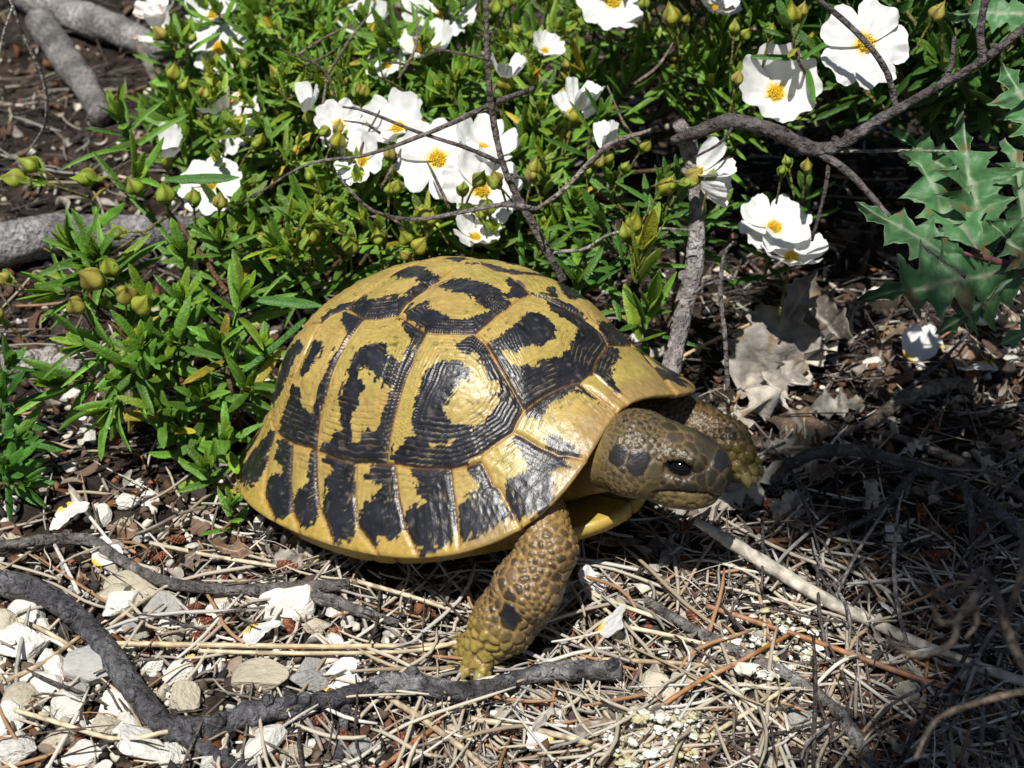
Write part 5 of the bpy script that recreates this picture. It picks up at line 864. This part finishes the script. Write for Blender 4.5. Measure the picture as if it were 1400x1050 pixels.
# ------------------------------------------------------------------ spiny leaved plant at the right
def lobed(outl, ctrl, zoff, m, name, parent, P0, colr, vein=(.26, .32, .2), thick=.014, curl=.0, seed=0, frame_=None, spine=.12, stuffn=5):
    # outl: lobed outline in leaf coordinates (x along the midrib 0..1, y across); built as strips from midrib to edge
    L, Wd, O, d, up = frame_; d = nrm(d); s = nrm(np.cross(up, d)); n = np.cross(d, s); na = 72; t = np.linspace(0, 1, na); xs = [q[0] for q in outl]
    wu = np.interp(t, xs, [q[1] for q in outl]); wl = np.interp(t, xs, [q[2] for q in outl]); nb = 13; v = np.linspace(-1, 1, nb)
    W2 = np.where(v[None] < 0, wl[:, None], wu[:, None]) * v[None]; T = t[:, None] + .22 * np.abs(W2) * (1 - t[:, None] * .3); P3 = np.stack([t[:, None] + 0 * W2, W2, 0 * W2], -1)
    am = 2.6 if name == 'dead_leaf' else 1.5; z = zoff * np.abs(W2) + am * .055 * vn(P3, 5, seed) + .035 * np.sin(np.abs(W2) * 40 + t[:, None] * 30) * np.abs(W2) * 2 - curl * t[:, None] ** 2 + am * .10 * vn(P3, 2.2, seed + 1) * np.abs(v[None]) + (am - 1) * .02 * vn(P3, 11, seed + 4)
    V = O + d * (T * L)[..., None] + s * (W2 * L)[..., None] + n * (z * L)[..., None]; V = V.reshape(-1, 3)
    i = np.arange(na - 1)[:, None] * nb + np.arange(nb - 1)[None]; F = np.stack([i, i + nb, i + nb + 1, i + 1], -1).reshape(-1, 4)
    ve = np.exp(-(np.abs(W2) / .008) ** 2); side = np.exp(-((((t[:, None] * 9 - np.abs(W2) * 7) % 1.0) - .5) / .045) ** 2) * (np.abs(v[None]) < .9) * .4; ed = sst(.9, 1.0, np.abs(v[None])) * .6 + 0 * W2; k = np.clip(np.maximum(np.maximum(ve, side), ed), 0, 1).reshape(-1, 1)
    C = np.array(colr) * (1 + .2 * vn(P3, 6, seed + 2).reshape(-1, 1)); C = C + (np.array(vein) - C) * k; C = C + (np.array([.20, .13, .06]) - C) * (sst(.55, .75, vn(P3, 9, seed + 9)) * .8).reshape(-1, 1); red = (ve * sst(.25, .0, t)[:, None]).reshape(-1, 1); 
    if name == 'leaf': C = C + (np.array([.25, .08, .10]) - C) * red * .8
    V = V - P0; e = np.vstack([V, V - n * thick]); nV = len(V); bd = np.concatenate([np.arange(na) * nb, [(na - 1) * nb + q for q in range(1, nb)], (np.arange(na)[::-1] * nb + nb - 1)[1:], np.arange(nb - 2, 0, -1)])
    Fr = np.stack([bd, np.roll(bd, -1), np.roll(bd, -1) + nV, bd + nV], -1); return mesh(name, e, np.vstack([F, F[:, ::-1] + nV, Fr]), M[m], np.clip(np.vstack([C, C * .9]), .01, 1)), None
def spiky(seed, n=5, w=.30, dp=.55):
    r = np.random.default_rng(seed); o = [(0, .02, .02), (.06, .05, .05)]
    for k in range(n):
        a = .10 + .80 * k / n; ln = .80 / n; pk = w * math.sin(math.pi * min(.98, (k + .9) / (n + .45)) ** .8) * r.uniform(.85, 1.15); pk2 = pk * r.uniform(.8, 1.2)
        o += [(a + ln * .10, pk * (1 - dp), pk2 * (1 - dp)), (a + ln * .35, pk * .72, pk2 * .72), (a + ln * .42, pk * .66, pk2 * .66), (a + ln * .66, pk * 1.12, pk2 * 1.12), (a + ln * .76, pk * .80, pk2 * .8), (a + ln * .97, pk * (1 - dp) * 1.1, pk2 * (1 - dp) * 1.1)]
    return o + [(.93, .035, .035), (.97, .014, .014), (1.0, .002, .002)]
th_r = bpy.data.objects.new('spiny_plant', None); COL.objects.link(th_r); th_r.empty_display_size = .02; TP0 = gat(1400, 430); th_r.location = TP0 * U
tag(th_r, 'grey green plant with stiff lobed spiny leaves at the right edge', 'plant')
node = atd(1390, 365, 42.6)
for k, (bx, by, bd_, tx, ty, td, ww, zo) in enumerate([(1345, 365, 42.5, 1318, 150, 43.2, .26, .10), (1335, 350, 42.2, 1238, 200, 42.8, .27, .18), (1390, 368, 42.4, 1175, 408, 41.2, .25, .10), (1330, 372, 42.3, 1172, 275, 42.0, .20, .15), (1400, 372, 42.6, 1285, 455, 42.0, .30, .08), (1410, 330, 42.8, 1385, 180, 43.6, .30, .2), (1440, 200, 43.5, 1370, 80, 44, .34, .15), (1330, 250, 43.6, 1215, 180, 43.8, .22, .2), (1430, 380, 42.3, 1355, 300, 41.6, .34, .2), (1470, 420, 42, 1370, 470, 41.6, .28, .1), (1420, 20, 44.5, 1290, 15, 45, .24, .15), (1440, 130, 44, 1400, 60, 44.2, .3, .2)]):
    b = atd(bx, by, bd_); t_ = atd(tx, ty, td); L = np.linalg.norm(t_ - b)
    me, _ = lobed(spiky(40 + k, 4 if L < 4 else 5, ww), None, zo, 'thistle', 'leaf', th_r, TP0, np.array((.066, .175, .062)) * (1 + .12 * math.sin(k * 2.1)), curl=.06, seed=50 + k, frame_=(L, ww, b, t_ - b, np.array([.0 + .3 * math.sin(k * 1.7), -.75, .65]))); obj('leaf', me, th_r)
V, F = tube(np.array([atd(1290, 352, 42.1) * .0 + atd(1310, 345, 42.2), atd(1345, 352, 42.3), node, atd(1440, 372, 42.8), gat(1420, 440)]), [.05, .09, .12, .15, .17], 10, 6, .1, 4); obj('stem', mesh('stem', V - TP0, tri(F), M['thistle'], [.24, .10, .10]), th_r)
# ------------------------------------------------------------------ dead leaves, fallen petals, catkins, lichen
def dead(label, b, t, w, n, up, zo=.15, curl=.1, seed=0, colr=(.30, .26, .21), dp=.45, grp=None):
    b = gat(*b); t = gat(*t); L = np.linalg.norm(t - b); P0 = b.copy(); P0[2] = min(b[2], t[2]); me, _ = lobed(spiky(seed, n, w, dp), None, zo, 'deadleaf', 'dead_leaf', None, P0, colr, (.42, .38, .32), .018, curl, seed, (L, w, b, t - b, np.array(up, float))); obj('dead_leaf', me, None, P0, label, 'dead leaf', grp)
dead('large grey dead leaf leaning upright between the grey stem and spiny plant', (1010, 545, .3), (1108, 385, 2.9), .33, 3, (-.2, -.9, .5), .12, .0, 1, (.27, .245, .215), .2)
dead('dark crumpled dead leaf behind the large grey one', (1150, 470, .4), (1060, 375, 2.6), .3, 4, (.3, -.7, .6), .2, .15, 2, (.12, .10, .085), .4)
dead('bleached spiny dead leaf sticking out below the chin', (1060, 640, .8), (955, 700, .9), .20, 6, (.1, -.6, .8), .05, .05, 3, (.55, .50, .42), .75)
dead('pale spiny leaf skeleton right of the far front leg', (1130, 470, 1.0), (1002, 590, 1.2), .10, 7, (.4, -.6, .7), .05, .05, 4, (.62, .56, .47), .8)
dead('bleached branching leaf rib running past the far foot', (1000, 575, 1.2), (1055, 665, .9), .16, 5, (.3, -.6, .7), .1, .08, 5, (.60, .54, .45), .8)
dead('grey curled dead leaf with pointed tip in front of the dark branch', (1110, 560, .5), (1180, 545, .9), .35, 3, (0, -.6, .8), .3, .2, 6, (.36, .33, .28), .5)
dead('small pale dead leaf right of the spiny leaf skeleton', (1060, 600, .5), (1120, 640, .5), .34, 3, (0, -.6, .8), .25, .2, 7, (.42, .38, .32), .5)
dead('crinkled brown dead leaf under the dark branch arch', (1070, 560, .4), (1130, 610, .5), .4, 4, (0, -.5, .9), .3, .3, 8, (.17, .12, .085), .4)
dead('flat grey brown dead leaf among straw below the cut stick', (770, 1000, .35), (905, 968, .5), .22, 4, (0, -.2, 1), .1, .0, 9, (.20, .17, .145), .3)
dead('dark grey dead leaf in the shadow under the head', (860, 700, .3), (930, 770, .5), .34, 4, (.2, -.4, .9), .2, .1, 10, (.16, .15, .15), .6)
dead('pale leaf tip poking out of the shadow below the chin', (925, 760, .4), (870, 782, .6), .16, 3, (0, -.4, .9), .2, .1, 11, (.5, .46, .38), .6)
dead('narrow rust brown dead leaf hanging right of the white bud', (838, 278, 3.4), (800, 238, 4.6), .16, 3, (0, -.8, .5), .1, .0, 12, (.34, .13, .06), .15)
rd = np.random.default_rng(12); its = []
for k in range(46):
    x, y = (rd.uniform(980, 1400), rd.uniform(420, 720)) if k < 26 else (rd.uniform(60, 520), rd.uniform(640, 800)) if k < 36 else (rd.uniform(500, 1250), rd.uniform(930, 1050)); a = rd.uniform(0, 6.28); l = rd.uniform(26, 70)
    c_ = [(.34, .30, .25), (.17, .12, .09), (.44, .40, .34), (.22, .13, .08)][k % 4]; dead('dead leaf scrap', (x, y, rd.uniform(.2, .6)), (x + l * math.cos(a), y + l * .7 * math.sin(a), rd.uniform(.2, .9)), rd.uniform(.2, .36), int(rd.integers(2, 5)), (rd.normal() * .4, -.4, .8), .25, rd.uniform(0, .3), 100 + k, c_, rd.uniform(.3, .7))
    o = COL.objects[-1]; its.append((o, ['grey', 'dark brown', 'pale', 'reddish brown'][k % 4] + ' dead leaf scrap', gat(x, y)))
relabel(its, 'dead leaf scraps on the litter')
for x, y, s_, lab, lift in [(86, 688, .75, 'round white fallen petal in front of the left sprig', .35), (127, 774, .5, 'white fallen petal with yellow base above the thick curved stick', .3), (257, 893, .45, 'small white fallen petal between the two cream reeds and curved stick', .3), (338, 856, .65, 'white fallen petal beside the catkins at lower left', .35), (812, 820, .60, 'half shaded white petal under the chin, farther of the two', .35), (814, 858, .60, 'half shaded white petal under the chin, nearer of the two', .35), (1238, 492, .75, 'wide white fallen petal left in the row below the spiny plant', .4), (1292, 478, .6, 'white fallen petal in the middle of the row below the spiny plant', .4), (1352, 492, .75, 'cupped white fallen petal right in the row below the spiny plant', .6), (1395, 478, .5, 'white petal at the right edge below the spiny plant', .5), (1335, 445, .5, 'narrow white petal lying just under the spiny leaves', .5), (432, 912, .62, 'white fallen petal behind the knobbly charred stick', .3), (435, 938, .6, 'white fallen petal touching the knobbly charred stick', .3), (760, 1010, .4, 'small white fallen petal at the bottom centre', .3), (1230, 845, .35, 'tiny white petal on the pale bare stick', .7)]:
    o = obj('fallen_petal', PM[.45][int(rd.integers(4))], None, gat(x, y, lift), lab, 'petal'); s_ *= 1.45; o.scale = (s_, s_, s_); o.rotation_euler = (rd.normal() * .25 + .2, rd.normal() * .25, rd.uniform(0, 6.28))
def catkin(seed):
    r = np.random.default_rng(seed); A = Acc(); V0, F0 = ICO[2]; F0 = np.hstack([F0, F0[:, 2:]])
    for k in range(64):
        f = k / 63; a = k * 2.39996; R = .17 * math.sin(math.pi * (.12 + .8 * f)) ** .6; V = V0 * [.045, .075, .06]; ca, sa = math.cos(a), math.sin(a); Rm = np.array([[1, 0, 0], [0, ca, sa], [0, -sa, ca]]); A.add(V @ np.array([[.8, 0, -.6], [0, 1, 0], [.6, 0, .8]]) @ Rm + [f * .75 - .37, -sa * R * r.uniform(.9, 1.1), ca * R], F0, np.array([.21, .075, .038]) * r.uniform(.4, 1.4))
    V, F = tube(np.array([[-.40, 0, 0], [0, 0, .02], [.36, 0, 0]]), [.06, .14, .05], 8, 4); A.add(V, F, [.14, .055, .03]); V, F, C = A.get(); return mesh('catkin', V, tri(F), M['cone'], C)
KM = [catkin(k) for k in range(4)]; its = []
for k, (x, y, s_) in enumerate([(640, 910, 1.15), (283, 850, 1.0), (262, 832, .85), (275, 868, .9), (205, 885, .9), (430, 984, 1.0), (548, 1012, .9), (600, 985, .9), (1190, 1000, 1.0), (950, 845, .9), (1050, 690, .9), (1100, 712, .9), (395, 775, 1.1), (560, 782, 1.0), (240, 738, .9), (222, 760, .9), (395, 855, .9), (1180, 855, .8), (860, 840, .9), (890, 838, .9), (1260, 700, .9), (1280, 760, 1.2), (470, 1010, .8), (1240, 1010, .8), (60, 880, .8), (150, 530, .9), (160, 600, .9), (100, 660, .8), (300, 790, .8), (920, 1010, .8), (105, 1000, .8), (700, 1000, .7)]):
    o = obj('catkin', KM[k % 4], None, gat(x, y, .28 * s_), 'catkin', 'pine catkin'); s_ *= .8; o.scale = (s_, s_ * rd.uniform(.8, 1.1), s_); o.rotation_euler = (rd.uniform(0, 6), rd.normal() * .3, rd.uniform(0, 6.28)); its.append((o, 'rusty dry pine catkin', gat(x, y)))
relabel(its, 'rusty pine catkins on the ground')
for nm_, cx_, cy_, rx, ry, n_, lab in [('lichen_clump', 1060, 880, 75, 48, 120, 'knobbly white lichen clump on the straw below the pale bare stick'), ('lichen_clump', 900, 1010, 75, 45, 150, 'knobbly cream lichen clump at the bottom edge below the flat dead leaf')]:
    A = Acc(); V0, F0 = ICO[2]; F0 = np.hstack([F0, F0[:, 2:]]); V3, F3 = ICO[3]; F3 = np.hstack([F3, F3[:, 2:]])
    for k in range(n_):
        a = rd.uniform(0, 6.28); q = math.sqrt(rd.random()); p = gat(cx_ + rx * q * math.cos(a), cy_ + ry * q * math.sin(a), rd.uniform(.2, .75)); r_ = rd.uniform(.035, .10); V, F = (V3, F3) if k % 8 == 0 else (V0, F0); V = V * (1 + .75 * vn(V * 2.2 + k, 1, 4))[:, None] * r_ * np.array([rd.uniform(.7, 1.6), 1, rd.uniform(.3, .6)]) * (1.9 if k % 8 == 0 else 1)
        A.add(V + p, F, np.array([(.74, .73, .66), (.50, .47, .28), (.62, .60, .50)][int(rd.integers(3))]))
        V, F = tube(np.array([p - [0, 0, .35], p]), [.03, .035], 5, 2); A.add(V, F, [.42, .38, .24])
    V, F, C = A.get(); things(nm_, V, tri(F), M['lichen'], C, lab, 'lichen')
# ------------------------------------------------------------------ taller shrub behind; unseen crown added to shade the dark gap at the right
tb = Plant('evergreen_shrub', 'taller dark green shrub behind the forked branch at the top right, unseen crown added for shade', gat(1250, 60), 35); gt = tb.rg
rt_ = [gat(1250, 60), gat(1000, 60), gat(1420, 120)]
for k in range(210):
    if k < 150: tip = np.array([gt.uniform(1.5, 26), gt.uniform(9, 28), gt.uniform(14.5, 24)])
    else: tip = atd(gt.uniform(1120, 1460), gt.uniform(-60, 110), gt.uniform(47, 60))
    if k >= 150 and tip[2] < 3: continue
    ro = min(rt_, key=lambda q: abs(q[0] - tip[0]) + gt.uniform(0, 4)); tb.sprig(tip, np.array([gt.normal() * .6, gt.normal() * .6 - .2, .6]), 2.6, 1.9, .24, 8, ro if k % 5 == 0 else None, [.05, .13, .02], rad=.07)
tb.done()
# ------------------------------------------------------------------ unseen bough added overhead to cast shade on the lower right
PB = np.array([-6., -28., 44.]); bo = bpy.data.objects.new('shade_bough', None); COL.objects.link(bo); bo.location = PB * U; bo.empty_display_size = .05; tag(bo, 'unseen bough added above the camera to shade the lower right litter', 'shade bough')
TGT = [atz(x, y) for x, y in [(1390, 930), (1320, 860), (1400, 800), (1350, 740), (1290, 680), (1420, 700), (1330, 1010), (1420, 1020), (1220, 640), (1370, 620), (1150, 640), (1100, 690), (1190, 705), (1250, 740), (1280, 780), (1270, 1050), (1480, 900), (1480, 780), (1480, 1000)]]
Vs = []; Ls = []; rg_ = np.random.default_rng(66); sa = Acc(); hubp = None
cent = np.mean(TGT, 0) + SUN * 52; sa_root = cent + np.array([14, -10, 6])
Vn, Fn, On = [], [], 0
for t_ in TGT:
    c = t_ + SUN * rg_.uniform(44, 56); V, F = tube(np.array([sa_root, (sa_root + c) / 2 + rg_.normal(size=3) * 1.2, c]), [.7, .45, .2], 6, 4, .15, 2); sa.add(V, F, [.14, .10, .075])
    for k in range(190):
        d = nrm(rg_.normal(size=3) + [0, 0, .1]); l = rg_.uniform(2.4, 5.0); s = nrm(np.cross(d, rg_.normal(size=3))) * .09; p0 = c + d * .2 + rg_.normal(size=3) * .3; n3 = nrm(np.cross(d, s)) * .05
        Vn.append(np.array([p0 - s, p0 + s, p0 + n3, p0 + d * l])); Fn += [[On, On + 1, On + 3], [On + 1, On + 2, On + 3], [On + 2, On, On + 3]]; On += 4
obj('needles', mesh('needles', np.concatenate(Vn) - PB, np.array(Fn), M['leaf'], [.035, .07, .02]), bo); V, F, C = sa.get(); obj('branch', mesh('branch', V - PB, tri(F), M['bark'], C), bo)
